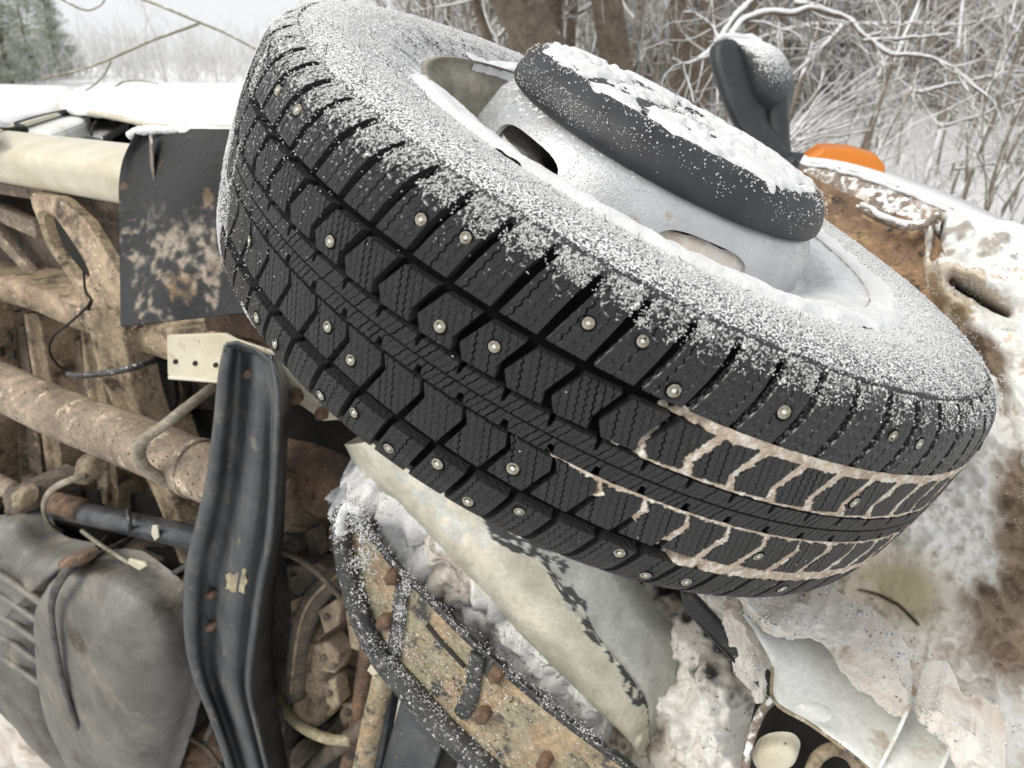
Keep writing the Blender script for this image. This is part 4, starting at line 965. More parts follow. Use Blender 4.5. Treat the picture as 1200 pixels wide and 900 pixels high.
for x, y, b_2 in ((384, 722, .1), (413, 728, .095), (380, 770, .098), (387, 812, .092), (409, 834, .075), (346, 676, .085), (382, 676, .085), (347, 720, .088), (349, 780, .088), (391, 780, .098)):
    blob('casting_bolt', [(x+3.6*math.cos(a), y+3.8*math.sin(a)) for a in np.linspace(0, 2*math.pi, 7)[:-1]], b_2, .006, M['cast_dark'], vroot, rings=3, n=2, power=4)
for x0, y0, x1, y1, b_2, r_2 in ((322, 640, 400, 700, .10, .004), (330, 760, 420, 790, .03, .005), (338, 700, 330, 860, .03, .006), (410, 640, 398, 700, .02, .006), (420, 700, 436, 760, .03, .010), (240, 868, 268, 800, .06, .006), (215, 860, 262, 905, .06, .005)):
    tube('brake_line', [PB(x0, y0, b_2), PB((x0+x1)/2+4, (y0+y1)/2-5, b_2+.012), PB(x1, y1, b_2)], r_2, M['cast_dark'], vroot, k=8)

# ---------------------------------------------------------------- lower middle: peeling arm, rusty bracket and snow between them
def armcol(s, t, V):
    n = fbm(V, 22, 4); n2 = fbm(V+3, 70, 3)
    cream = np.array([.64, .61, .51])*(1+.25*fbm(V+2, 60, 3))[:, None]; blk = np.array([.045, .047, .05]); gry = np.array([.42, .43, .40])*(1+.3*fbm(V*np.array([1, 1, .5]), 80, 4))[:, None]
    e = t+n*.16-.06*s; c = np.where((e < .58)[:, None], cream, gry)
    band = (e > .55) & (e < .60+.20*np.exp(-((s-.34)/.22)**2)) & (n2+.7*fbm(V+6, 170, 2) > -.02-.30*np.exp(-((s-.28)/.12)**2))
    c = np.where(band[:, None], blk, c)
    c = np.where((((s < .35) & (t > .3)) & (n2+n > .28))[:, None], np.array([.60, .59, .56]), c)
    return c*(1+.25*n[:, None])
Ls = [(405, 520), (428, 562), (468, 592), (540, 662), (600, 728), (660, 790), (716, 842), (752, 866)]
Rs = [(560, 470), (640, 520), (690, 600), (712, 660), (742, 712), (776, 758), (790, 798), (774, 858)]
secs = []
for i, ((x0, y0), (x1, y1)) in enumerate(zip(Ls, Rs)):
    b0 = .10-.004*i; b1 = .06-.008*i; a_, c_ = PB(x0, y0, b0), PB(x1, y1, b1); row = [a_-BEL*.03]
    for f in np.linspace(0, 1, 90): row.append(a_+(c_-a_)*f+BEL*(.035*math.sin(math.pi*min(1, f*1.0))**.8*(1-.1*i/7)-.018*math.exp(-((f-.62)/.10)**2)*(i > 2)))
    row.append(c_-BEL*.03); secs.append(row)
loft('swing_arm', secs, M['arm'], vroot, rows=24, cols=armcol, thick=.003, noise=.004, ns=18)
# rusty bracket: pan, black lips, ribs, bolts
out = [(398, 600), (404, 590), (426, 606), (455, 650), (500, 696), (545, 742), (610, 800), (680, 856), (745, 905), (780, 960), (640, 960), (570, 905), (520, 862), (480, 812), (440, 768), (414, 700), (404, 648)]
plate('bracket_pan', out, .125, .004, M['brkt'], vroot, .001)
tube('bracket_rim', [PB(x, y, .135) for x, y in [(404, 596), (398, 610), (404, 655), (418, 708), (440, 760), (480, 808), (522, 856), (575, 905), (640, 960)]], [.008, .010, .012, .013, .014, .016, .016, .016, .016], M['black_edge'], vroot, k=12)
tube('bracket_rim', [PB(x, y, .140) for x, y in [(402, 592), (424, 606), (452, 648), (497, 694), (545, 742), (612, 800), (682, 856), (748, 905), (780, 950)]], .0035, M['black_edge'], vroot, k=8)
loft('bracket_flange', [[PB(x0, y0, .150), PB(x0, y0, .125), PB(x0-4, y0+5, .126)] for x0, y0 in [(404, 594), (426, 608), (455, 650), (500, 696), (545, 742), (610, 800), (680, 856), (748, 905)]], M['black_edge'], vroot, rows=3, thick=.0015)
for pts in ([(474, 680), (470, 700), (466, 730), (462, 765)], [(560, 768), (556, 790), (552, 815), (540, 838)]):
    tube('bracket_rib', [PB(x, y, .128) for x, y in pts], .010, M['black_edge'], vroot, k=12, flat=(BEL, .4))
tube('slot_shade_strip', [PB(500, 732, .126), PB(520, 755, .126), PB(545, 782, .126)], .0042, M['dark'], vroot, k=8, flat=(BEL, .3))  # flat dark strip stands in for the shade inside a slot
for x, y in ((463, 674), (453, 727), (584, 788), (568, 836), (640, 890)):
    blob('rusty_bolt', [(x+9*math.cos(a), y+10*math.sin(a)) for a in np.linspace(0, 2*math.pi, 7)[:-1]], .127, .010, M['rust'], vroot, rings=6, n=1, noise=.002, ns=80, power=5)
def hump(px, b, h, m='snow_dirty', name='dirty_snow', noise=.03, ns=18, n=6, rings=22, power=2.2, depth=.05):
    """snow mass with a lumpy surface"""
    o = blob(name, px, b, h, M[m], vroot, rings=rings, n=n, power=power, depth=depth, noise=noise, ns=ns)
    V = np.array([v.co for v in o.data.vertices]); V = V+BEL*(fbm(V, 50, 5)*.013+fbm(V, 130, 3)*.005)[:, None]+UP*(fbm(V+7, 60, 4)*.005)[:, None]
    o.data.vertices.foreach_set('co', V.ravel()); tag(o, kind='stuff'); return o
hump([(412, 545), (440, 524), (500, 560), (545, 640), (600, 706), (580, 760), (520, 712), (470, 664), (420, 606), (400, 580)], .070, .036, 'snow', 'snow_wedge', .04, 36, n=9, rings=40)
hump([(560, 680), (600, 690), (650, 750), (700, 800), (722, 838), (700, 862), (640, 820), (590, 775)], .060, .036, 'snow', 'snow_wedge', .04, 34, n=9, rings=40)
hump([(500, 620), (545, 660), (560, 700), (530, 700), (500, 665)], .085, .02, 'snow_dirty', 'dirty_snow', .03, 40, n=8, rings=24)
hump([(404, 576), (420, 545), (440, 530), (468, 560), (460, 610), (430, 606), (402, 600)], .085, .035, 'snow', 'snow_wedge', .03, 40)
ridge([PB(401, 625, .146), PB(400, 608, .150), PB(408, 592, .152), PB(424, 598, .150)], .005, amp=1.6)
def rim_grains(n, path, b, wpx, s0, s1, name='frost_grains', m='grain', hb=.01):
    A = spline([np.array(p, float) for p in path], 20); i = RNG.integers(0, len(A), n); off = RNG.normal(size=(n, 2))*wpx
    P = np.array([PB(A[k][0]+o_[0], A[k][1]+o_[1], b+abs(RNG.normal())*hb) for k, o_ in zip(i, off)])
    P = P[fbm(P, 55, 3) > -.05]; v, t = grains(P, np.zeros(3), s0, s1); o = link(name, fastmesh(name, v, t, M[m]), vroot); tag(o, kind='stuff'); return o
rim_grains(1800, [(402, 640), (404, 600), (420, 600), (425, 650), (428, 700)], .140, 7, .0005, .0015)
rim_grains(900, [(408, 640), (420, 700), (445, 760), (485, 805), (530, 850), (600, 900)], .149, 6, .0003, .0009)
rim_grains(700, [(478, 680), (470, 720), (468, 760)], .137, 5, .0004, .0011)
rim_grains(900, [(404, 598), (440, 630), (500, 696), (560, 752), (640, 820), (700, 868)], .150, 4, .0003, .0010)
hump([(470, 800), (500, 840), (500, 880), (470, 930), (400, 960), (410, 900), (440, 850)], .03, .04)
hump([(540, 860), (600, 900), (640, 960), (480, 960), (510, 900)], .06, .03)
plate('dark_strap', [(478, 790), (530, 836), (506, 905), (500, 960), (430, 960), (452, 880)], .11, .01, M['chan'], vroot, .002)
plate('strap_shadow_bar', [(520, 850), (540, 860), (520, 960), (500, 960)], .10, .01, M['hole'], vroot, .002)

# ---------------------------------------------------------------- right: arch liner, fender edge, lamp, mirror, crushed nose
def DD(x, y, d): return PD(x, y, d)
# arch liner: curved rusty sheet under the fender
loft('arch_liner', [[DD(930, 196, 1.15), DD(930, 260, 1.10), DD(930, 420, .98)], [DD(985, 225, 1.10), DD(990, 280, 1.06), DD(1010, 420, .95)], [DD(1040, 246, 1.06), DD(1050, 320, 1.02), DD(1075, 440, .93)], [DD(1090, 270, 1.0), DD(1104, 360, .97), DD(1120, 470, .92)], [DD(1110, 300, .95), DD(1135, 400, .94), DD(1150, 520, .90)]], M['liner'], vroot, rows=6, thick=.003, noise=.006, ns=18)
# fender edge strip with its fold
top = [(938, 190), (975, 196), (1010, 206), (1060, 224), (1110, 244), (1160, 268), (1210, 296), (1300, 350)]
bot = [(940, 222), (975, 232), (1010, 244), (1045, 262), (1085, 272), (1130, 300), (1200, 345), (1300, 420)]
secs = []
for i, (a_, c_) in enumerate(zip(top, bot)):
    d0 = 1.17-.035*i; A = DD(a_[0], a_[1]+2, d0); Bq = DD(*c_, d0-.015); back = DD(a_[0]+4, a_[1]-6, d0+.10)
    secs.append([back, A+UP*.004, A, A+(Bq-A)*.3+BEL*.006, A+(Bq-A)*.65+BEL*.008, Bq, Bq-BEL*.03])
loft('fender', secs, M['fender'], vroot, rows=5, thick=.002, noise=.004, ns=25)
ridge([DD(a_, b_+1, 1.165-.035*i) for i, (a_, b_) in enumerate(top)], .0030, amp=1.3)
loft('fender_top', [[DD(x, y+1, 1.18-.035*i), DD(x+3, y-4, 1.24-.035*i), DD(x+10, y-10, 1.40-.035*i)] for i, (x, y) in enumerate(top)], M['snow'], vroot, rows=4, thick=.01)
tube('fender_fold', [DD(1003, 242, 1.04), DD(1030, 254, 1.02), DD(1060, 264, 1.0), DD(1085, 262, .99), DD(1100, 250, .98)], [.003, .007, .007, .006, .003], M['fender'], vroot, k=10)
ridge([DD(1008, 240, 1.03), DD(1035, 254, 1.01), DD(1064, 264, .99)], .0035, amp=1.2)

# indicator lamp on the fender
def poly_prism(name, pts, ext, m, parent, bev=.004):
    n = len(pts); V = list(pts)+[p+ext for p in pts]
    Fc = [tuple(range(n)), tuple(range(2*n-1, n-1, -1))]+[(i, i+n, (i+1) % n+n, (i+1) % n) for i in range(n)]
    o = link(name, mesh(name, V, Fc, m), parent); fixn(o); return bevel(o, bev, 3)
ld = 1.22
poly_prism('indicator_lens', [DD(944, 186, ld), DD(964, 172, ld), DD(1000, 174, ld), DD(1028, 182, ld), DD(1038, 194, ld), DD(1040, 220, ld), DD(948, 206, ld)], np.array([.02, .075, 0]), M['amber'], vroot, .008)
poly_prism('indicator_base', [DD(943, 192, ld-.01), DD(1040, 213, ld-.01), DD(1040, 219, ld-.01), DD(943, 198, ld-.01)], np.array([.02, .09, 0]), M['mirror'], vroot, .003)
ridge([DD(948, 187, ld+.02), DD(965, 174.5, ld+.02), DD(1000, 177, ld+.02), DD(1031, 187, ld+.02)], .0035)
# door mirror standing up
md_ = 1.55
def md(x, y, d=0): return PD(x, y, md_+d)
Lm = [[(834, 52), (846, 42), (864, 46)], [(833, 66), (850, 60), (880, 62)], [(840, 90), (858, 88), (886, 90)], [(852, 120), (868, 118), (892, 122)], [(862, 145), (880, 144), (900, 148)], [(890, 176), (902, 172), (920, 172)]]
shell = []
prof_m = [(842, 48, 856, 46), (833, 56, 878, 54), (832, 72, 888, 68), (838, 95, 894, 92), (847, 120, 898, 118), (857, 142, 900, 140), (866, 156, 912, 156), (884, 172, 922, 174), (898, 186, 932, 188)]
secs = []
for (x0, y0, x1, y1) in prof_m:
    a_, c_ = md(x0, y0), md(x1, y1, .02); u_ = c_-a_; vv = np.array([.12, .99, 0])*.045; row = []
    for k in range(16):
        t = k/16*2*math.pi; row.append(a_+u_*(.5-.5*math.copysign(abs(math.cos(t))**.6, math.cos(t)))+vv*math.copysign(abs(math.sin(t))**.6, math.sin(t)))
    secs.append(row)
o = loft('mirror_housing', secs, M['mirror'], vroot, closed=True, rows=4); md2 = o.data
secs = []
for (x0, y0, x1, y1, dp) in [(856, 45, 872, 44, .01), (852, 48, 900, 51, .05), (862, 60, 917, 64, .08), (870, 80, 928, 88, .09), (877, 105, 928, 112, .08), (882, 122, 925, 126, .05), (890, 134, 918, 136, .02)]:
    a_, c_ = md(x0, y0, .0), md(x1, y1, .07); u_ = c_-a_; vv = np.array([.12, .99, 0])*dp; row = []
    for k in range(18):
        t = k/18*2*math.pi; row.append(a_+u_*(.5-.5*math.cos(t))+vv*math.sin(t))
    secs.append(row)
loft('mirror_back', secs, M['mirror_frosted'], vroot, closed=True, rows=4)
tube('mirror_stalk', [md(908, 105), md(910, 150, .01), md(912, 172, .01), md(918, 188, 0), md(935, 196, -.02)], [.026, .026, .025, .022, .03], M['mirror'], vroot, k=14)
ridge([md(842, 46, -.01), md(852, 42.5, .0), md(872, 44, .02), md(892, 50, .03)], .007, amp=.8)

# crushed nose: one crumpled sheet from fender down to the bumper, with real folds
def gridsheet(name, corners, nu, nv, m, disp, colf=None, parent=vroot, kind=None, smooth=True):
    """corners: function (s, t) -> (px, py, depth)"""
    S, T_ = np.meshgrid(np.linspace(0, 1, nu), np.linspace(0, 1, nv), indexing='ij')
    P = np.array([[PD(*corners(s, t)) for t in T_[0]] for s in S[:, 0]])
    X = np.array([[corners(s, t)[0] for t in T_[0]] for s in S[:, 0]]); Y = np.array([[corners(s, t)[1] for t in T_[0]] for s in S[:, 0]])
    h = disp(P, X, Y); P = P+(BEL*.8+UP*.45)*h[..., None]
    gi = np.arange(S.size).reshape(S.shape)
    Fq = np.stack([gi[:-1, :-1].ravel(), gi[1:, :-1].ravel(), gi[1:, 1:].ravel(), gi[:-1, 1:].ravel()], 1)
    me = fastmesh(name, P.reshape(-1, 3), Fq, m, smooth)
    if colf is not None:
        a = me.color_attributes.new('Col', 'FLOAT_COLOR', 'POINT'); cc = np.ones((S.size, 4)); cc[:, :3] = colf(P, X, Y, h).reshape(-1, 3); a.data.foreach_set('color', cc.ravel())
    o = link(name, me, parent)
    if kind: tag(o, kind=kind)
    return o
def ell(X, Y, cx, cy, rx, ry, a=0):
    c, s = math.cos(a), math.sin(a); dx, dy = X-cx, Y-cy; return np.sqrt(((dx*c+dy*s)/rx)**2+((-dx*s+dy*c)/ry)**2)
def nose_c(s, t):
    x = 1040+s*300; y = 235+t*330+ (s*60); d = 1.02-.12*s-.18*t+.10*max(0, .25-s); return (x, y, d)
def nose_d(P, X, Y):
    n = fbm(P, 7, 4); h = .05*n+.020*np.abs(fbm(P, 20, 3))*2+.014*fbm(P, 60, 4)
    h = h-.05*np.exp(-(segdist(X, Y, [(1116, 330), (1150, 348), (1182, 365)])/5.0)**2)
    h = h+.02*np.exp(-(segdist(X, Y, [(1105, 318), (1150, 335), (1200, 355)])/9)**2)
    h = h-.09*np.clip((1096-X+ (Y-300)*.22)/20, 0, 1)
    h = h-.05*np.exp(-(segdist(X, Y, [(1100, 255), (1096, 300)])/6.0)**2)
    h = h+.03*np.exp(-(segdist(X, Y, [(1082, 305), (1095, 340), (1130, 360), (1150, 400), (1160, 430), (1200, 480)])/10)**2)
    band = segdist(X, Y, [(1110, 365), (1140, 420), (1160, 480), (1180, 560), (1200, 640)]); h = h-.05*np.exp(-(band/22)**2)
    return h
def nose_col(P, X, Y, h):
    n = fbm(P, 12, 5); n2 = fbm(P+4, 45, 4)
    white = np.array([.87, .87, .86]); tan = np.array([.64, .56, .46]); br = np.array([.22, .165, .12]); och = np.array([.48, .38, .25])
    c = np.where((n*.6-h*3+.5*n2 < .10)[..., None], white, tan)
    b1 = segdist(X, Y, [(1120, 375), (1150, 440), (1168, 520), (1190, 600), (1205, 680)]); b0 = np.clip(1.2-(b1+60*n)/24, 0, 1)[..., None]
    c = c*(1-b0)+br*b0
    b2 = np.clip(1.2-(segdist(X, Y, [(1084, 310), (1100, 350), (1125, 362)])+30*n2)/9, 0, 1)[..., None]; c = c*(1-b2)+och*b2
    b3 = np.clip(1.2-(segdist(X, Y, [(1105, 270), (1150, 285), (1200, 310)])+60*n2)/9, 0, 1)[..., None]*.6; c = c*(1-b3)+br*b3
    b4 = np.clip(1.2-(segdist(X, Y, [(1116, 330), (1150, 348), (1182, 365)]))/4.5, 0, 1)[..., None]; c = c*(1-b4)+np.array([.02, .02, .018])*b4  # shade of the dented slit painted near-black
    b5 = np.clip(1.2-(segdist(X, Y, [(1104, 258), (1100, 276), (1097, 296)]))/6, 0, 1)[..., None]; c = c*(1-b5)+np.array([.02, .018, .016])*b5  # shade of the torn hole painted near-black
    return c*(1+.3*n2[..., None])
gridsheet('crushed_fender', nose_c, 220, 240, M['snow_attr'], nose_d, nose_col)
# lumpy snow over the nose, from the swing arm to the right edge
def low_c(s, t):
    x = 640+s*640; y = 440+t*560; d = .93-.10*s-.17*t
    return (x, y, d+.10*max(0, .35-t)*1.0+.09*min(1, max(0, (830-x)/130)))
def low_d(P, X, Y):
    n = fbm(P, 8, 4); n2 = fbm(P+3, 32, 4); n3 = fbm(P+6, 120, 3)
    lump = 1-np.abs(fbm(P+9, 24, 3))*2.2
    h = .055*n+.040*n2+.012*n3+.022*lump
    sm = np.clip(1.5-ell(X, Y, 1062, 690, 66, 42, .35), 0, 1); h = h*(1-sm*.9)+.006*sm           # smooth icy patch
    bump_w = np.clip(1.3-segdist(X, Y, [(890, 720), (960, 790), (1030, 860), (1110, 940)])/60, 0, 1); h = h*(1-.75*bump_w)-.035*bump_w
    h = h-.10*np.clip(1.3-ell(X, Y, 930, 880, 66, 44, .65), 0, 1)
    h = h-.05*np.clip(1.2-segdist(X, Y, [(780, 690), (840, 750), (900, 800)])/18, 0, 1)
    h = h-.012*np.exp(-(segdist(X, Y, [(1006, 690), (1030, 697), (1052, 708), (1074, 729)])/2.0)**2)
    h = h+.035*np.clip(1.2-ell(X, Y, 1150, 840, 34, 34), 0, 1)+.02*np.clip(1.2-ell(X, Y, 1020, 760, 60, 36, .6), 0, 1)
    return h
def low_col(P, X, Y, h):
    n = fbm(P, 9, 5); n2 = fbm(P+4, 40, 4); n3 = fbm(P+8, 120, 3)
    white = np.array([.88, .875, .85]); pink = np.array([.70, .61, .52]); br = np.array([.32, .25, .19]); ol = np.array([.46, .40, .27])
    hs_ = np.clip(.30+n*1.0-h*9+n2*.3-.2*np.clip((X-1080)/100, -1, 1)-np.clip((560-Y)/60, 0, .8), 0, 1)[..., None]; c = white*(1-hs_)+pink*hs_
    a = np.clip(1.45-ell(X, Y, 1060, 688, 66, 40, .35)-n2*.5, 0, 1)[..., None]; c = c*(1-a)+ol*a
    a = np.clip((1.25-ell(X, Y, 1168, 735, 44, 64, -.5)-n*.6-n2*.6)*1.6, 0, 1)[..., None]; c = c*(1-a)+br*a
    a = np.clip(1.3-(segdist(X, Y, [(1200, 560), (1192, 640), (1215, 700)])+50*n)/30, 0, 1)[..., None]; c = c*(1-a)+br*a
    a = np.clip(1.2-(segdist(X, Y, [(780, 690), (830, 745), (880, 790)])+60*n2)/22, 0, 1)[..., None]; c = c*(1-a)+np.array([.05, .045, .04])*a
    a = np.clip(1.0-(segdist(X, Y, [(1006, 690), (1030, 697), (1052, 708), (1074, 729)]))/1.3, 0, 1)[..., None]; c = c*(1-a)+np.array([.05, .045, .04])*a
    a = np.clip(1.2-ell(X, Y, 928, 872, 60, 44, .65), 0, 1)[..., None]; c = c*(1-a)+np.array([.03, .027, .024])*a  # shade in the bumper mouth painted onto the sheet
    a = np.clip(n3*3-.9, 0, 1)[..., None]*.6; c = c*(1-a)+br*a
    return c
o = gridsheet('nose_snow', low_c, 330, 300, M['snow_attr'], low_d, low_col, kind='stuff')
# white bumper piece: smooth pressed steel, its two fins and the dark mouth below
secs = []
bl = [(868, 716), (886, 742), (906, 780), (908, 820), (952, 848), (1010, 892), (1050, 935)]
br_ = [(915, 706), (952, 736), (990, 766), (1026, 802), (1056, 838), (1108, 872), (1150, 912)]
for i, (a_, c_) in enumerate(zip(bl, br_)):
    d = .705-.022*i; A, Bq = PD(*a_, d-.005), PD(*c_, d+.015); row = [A-BEL*.04]
    for f in np.linspace(0, 1, 9): row.append(A+(Bq-A)*f+BEL*.018*math.sin(math.pi*f))
    row.append(Bq-BEL*.03); secs.append(row)
loft('bumper', secs, M['white_paint'], vroot, rows=6, thick=.002, noise=.003, ns=12)
tube('bumper_edge', [PD(x, y+2, .70-.022*i) for i, (x, y) in enumerate(bl)][2:], .0018, M['brkt'], vroot, k=8)
def dB(x, y, d): return (x, y, float((PD(x, y, d)-V0)@BEL))
hump([dB(862, 690, .705), dB(900, 694, .70), dB(955, 716, .68), dB(1010, 750, .65), dB(1052, 795, .625), dB(1066, 836, .608), dB(1050, 842, .61), (dB(1022, 806, .63)), dB(988, 770, .65), dB(950, 742, .67), dB(905, 718, .69), dB(868, 714, .70)], 0, .014, noise=.012, ns=30, n=14, rings=40)
hump([dB(1072, 830, .60), dB(1100, 832, .59), dB(1150, 870, .57), dB(1180, 910, .56), dB(1150, 905, .565), dB(1112, 872, .58), dB(1080, 850, .595)], 0, .014, noise=.02, ns=45, n=9, rings=20)
hump([dB(846, 708, .715), dB(866, 716, .71), dB(890, 760, .70), dB(900, 800, .695), dB(893, 822, .695), dB(872, 800, .70), dB(852, 750, .71)], 0, .012, noise=.02, ns=45, n=9, rings=20)
loft('bumper_fin', [[PD(1066, 826, .60), PD(1063, 832, .66)], [PD(1052, 858, .59), PD(1048, 866, .65)], [PD(1028, 905, .58), PD(1020, 920, .64)]], M['white_paint'], vroot, rows=4, thick=.003)
loft('bumper_fin', [[PD(1120, 866, .585), PD(1118, 872, .64)], [PD(1112, 882, .58), PD(1108, 890, .63)], [PD(1098, 910, .57), PD(1094, 920, .62)]], M['white_paint'], vroot, rows=4, thick=.003)
poly_prism('mouth_shade_sheet', [PD(885, 822, .70), PD(905, 818, .70), (PD(960, 852, .69)), PD(1000, 888, .68), PD(1040, 960, .66), PD(870, 960, .68), PD(872, 880, .69)], BEL*-.004, M['hole'], vroot, .001)  # black sheet put in for the shade of the open mouth
tube('mouth_edge', [PD(872, 905, .655), PD(880, 865, .665), PD(892, 835, .67), PD(905, 820, .675)], .004, M['fender'], vroot, k=8)
def dblob(name, px, d, h, m, **kw):
    # blob whose floor-parallel plane passes through depth d at its centre
    cx_ = sum(p[0] for p in px)/len(px); cy_ = sum(p[1] for p in px)/len(px); b = (PD(cx_, cy_, d)-V0)@BEL
    return blob(name, px, b, h, m, vroot, **kw)
dblob('lamp_bracket', [(884, 876), (900, 866), (925, 866), (936, 878), (930, 892), (906, 898), (888, 892)], .665, .012, M['cream'], power=4)
plate('slot_shade_strip', [(914, 872), (921, 872), (922, 886), (915, 887)], (PD(918, 880, .652)-V0)@BEL, .002, M['hole'], vroot, 0)  # black plate painting the slot's shade
tube('lamp_ring', [PD(x, y, .66) for x, y in [(950, 905), (958, 888), (975, 878), (995, 884), (1006, 900)]], .006, M['cast'], vroot, k=10)
poly_prism('wiper_blade_strip', [PD(795, 690, .72), PD(812, 700, .715), PD(870, 762, .70), PD(918, 812, .69), PD(905, 822, .69), PD(850, 770, .70), PD(800, 715, .715)], BEL*-.01, M['plastic_flap'], vroot, .003)

# crumbs of mud and flakes of snow caught on the belly parts
def scatter(names, n, m, s0, s1, name, upmin=-2, seed_t=-.1):
    Ps, Ns, As = [], [], []
    for o in vroot.children:
        if o.name.split('.')[0] in names:
            me = o.data; me.calc_loop_triangles(); co = np.zeros(len(me.vertices)*3); me.vertices.foreach_get('co', co); co = co.reshape(-1, 3)
            tr = np.zeros(len(me.loop_triangles)*3, int); me.loop_triangles.foreach_get('vertices', tr); tr = tr.reshape(-1, 3)
            A, B, C2 = co[tr[:, 0]], co[tr[:, 1]], co[tr[:, 2]]; nn = np.cross(B-A, C2-A); ar = np.linalg.norm(nn, axis=1)/2; nn = nn/(2*ar[:, None]+1e-12)
            flip = np.sign((nn*(CAM-A)).sum(1)); nn = nn*flip[:, None]; dist = np.linalg.norm(A-CAM, axis=1)
            Ps.append((A, B, C2)); Ns.append(nn); As.append(ar/dist**2*(dist < 2.5))
    A = np.concatenate([p[0] for p in Ps]); B = np.concatenate([p[1] for p in Ps]); C2 = np.concatenate([p[2] for p in Ps]); nn = np.concatenate(Ns); ar = np.concatenate(As)
    i = RNG.choice(len(ar), n, p=ar/ar.sum()); u, v = RNG.uniform(0, 1, (2, n)); f = u+v > 1; u[f] = 1-u[f]; v[f] = 1-v[f]
    P = A[i]+(B[i]-A[i])*u[:, None]+(C2[i]-A[i])*v[:, None]; N = nn[i]
    k = (fbm(P, 28, 4) > seed_t) & (N[:, 2] > upmin); v_, t_2 = grains(P[k], N[k], s0, s1, stretch=1.2); o = link(name, fastmesh(name, v_, t_2, M[m]), vroot); tag(o, kind='stuff')
BELLY = {'frame_rail', 'outrigger', 'cross_member', 'floor_rib', 'floor_pressing', 'brace_strip', 'propeller_shaft', 'gearbox_casting', 'curved_arm', 'gearbox_fitting', 'muffler', 'heat_shield', 'mount_boss', 'rail_box', 'universal_joint', 'tank_bracket', 'floor_panel', 'bracket_pan', 'arch_liner'}
scatter(BELLY, 26000, 'tan_frame', .0004, .0019, 'mud_crumbs', seed_t=.02)
scatter(BELLY, 12000, 'cast_dark', .0005, .0024, 'mud_crumbs', seed_t=.08)
scatter(BELLY | {'pressed_channel', 'mud_flap', 'fuel_tank', 'dark_strap', 'bracket_plate'}, 2600, 'grain', .0003, .0011, 'snow_flecks')
scatter({'swing_arm', 'bracket_pan', 'fender', 'bumper', 'crushed_fender'}, 14000, 'grain', .0003, .0015, 'snow_flecks', seed_t=.10)
scatter({'dirty_snow', 'snow_wedge'}, 16000, 'grain', .0005, .0018, 'snow_flecks', seed_t=-.05)
scatter({'dirty_snow', 'nose_snow', 'crushed_fender'}, 5000, 'cast', .0004, .0016, 'mud_crumbs', seed_t=.10)
scatter({'nose_snow', 'crushed_fender'}, 12000, 'grain', .0004, .0011, 'snow_flecks', seed_t=.2)
scatter({'swing_arm', 'bumper', 'pressed_channel', 'fuel_tank', 'bracket_plate', 'mud_flap'}, 5000, 'cast_dark', .0003, .0012, 'mud_crumbs', seed_t=.12)

# ================================================================ FOREST
def tubes_fast(paths, k=4):
    """paths: list of (points (n,3), radii (n,)); returns one vertex array and quads"""
    Vs, Qs, nb = [], [], 0
    for P, R in paths:
        P = np.asarray(P, float); n = len(P); T = np.gradient(P, axis=0); T /= np.linalg.norm(T, axis=1)[:, None]+1e-9
        ref = np.where(np.abs(T[:, 2:3]) < .9, np.array([[0, 0, 1.0]]), np.array([[1.0, 0, 0]]))
        N = np.cross(T, ref); N /= np.linalg.norm(N, axis=1)[:, None]+1e-9; B = np.cross(T, N)
        a = np.arange(k)*2*math.pi/k+.3
        V = P[:, None]+(np.cos(a)[None, :, None]*N[:, None]+np.sin(a)[None, :, None]*B[:, None])*np.asarray(R)[:, None, None]
        i = np.arange(n-1)[:, None]*k; j = np.arange(k)[None]; j2 = (j+1) % k
        Qs.append(np.stack([i+j, i+j2, i+k+j2, i+k+j], -1).reshape(-1, 4)+nb); Vs.append(V.reshape(-1, 3)); nb += n*k
    return np.concatenate(Vs), np.concatenate(Qs)
def wander(p, d, L, n, curl, rng, droop=0.0):
    P = [np.array(p, float)]; d = np.array(d, float); d /= np.linalg.norm(d)
    for i in range(n):
        d = d+rng.normal(size=3)*curl+np.array([0, 0, -droop]); d /= np.linalg.norm(d); P.append(P[-1]+d*L/n)
    return np.array(P)
def branchy(rng, h, r0, levels=3, lean=(0, 0), dens=9, spread=.8, curl=.10, droop=.02, start=.2):
    """returns trunk path and list of branch paths"""
    tr = wander((0, 0, -.3), (lean[0], lean[1], 1), h, 14, curl*.5, rng); R = np.linspace(r0, r0*.25, len(tr))
    paths = []; cur = [(tr, R, h)]
    for lv in range(levels):
        nxt = []
        for P, Rr, L in cur:
            m_ = dens if lv == 0 else max(3, int(dens*.55))
            for k in range(m_):
                f = rng.uniform(start if lv == 0 else .15, 1.0); i = int(f*(len(P)-1)); i = min(i, len(P)-2); base = P[i]
                t = P[i+1]-P[i]; t /= np.linalg.norm(t); s = rng.normal(size=3); s -= t*(s@t); s /= np.linalg.norm(s)
                d = t*(1-spread*.6)+s*spread; l = L*rng.uniform(.25, .55)*(1-f*.4); rr = Rr[i]*rng.uniform(.35, .6)
                q = wander(base, d, l, 7, curl*1.6, rng, droop); rq = np.linspace(rr, rr*.3, len(q)); nxt.append((q, rq, l)); paths.append((q, rq))
        cur = nxt
    return (tr, R), paths
fr = np.random.default_rng(21)
FAM = {}
def make_tree(kind, h, r0, mat_, **kw):
    (tr, R), br = branchy(fr, h, r0, **kw)
    V, Q = tubes_fast([(tr, R)], 8); t = fastmesh('trunk', V, Q, mat_, True)
    V, Q = tubes_fast(br, 3); c = fastmesh('crown', V, Q, mat_ if mat_ is not M['bark'] else M['twig'], False)
    return t, c
for i in range(4): FAM['tree', i] = make_tree('tree', fr.uniform(7, 10), fr.uniform(.09, .15), M['bark'], levels=3, dens=14, spread=.75, curl=.10)
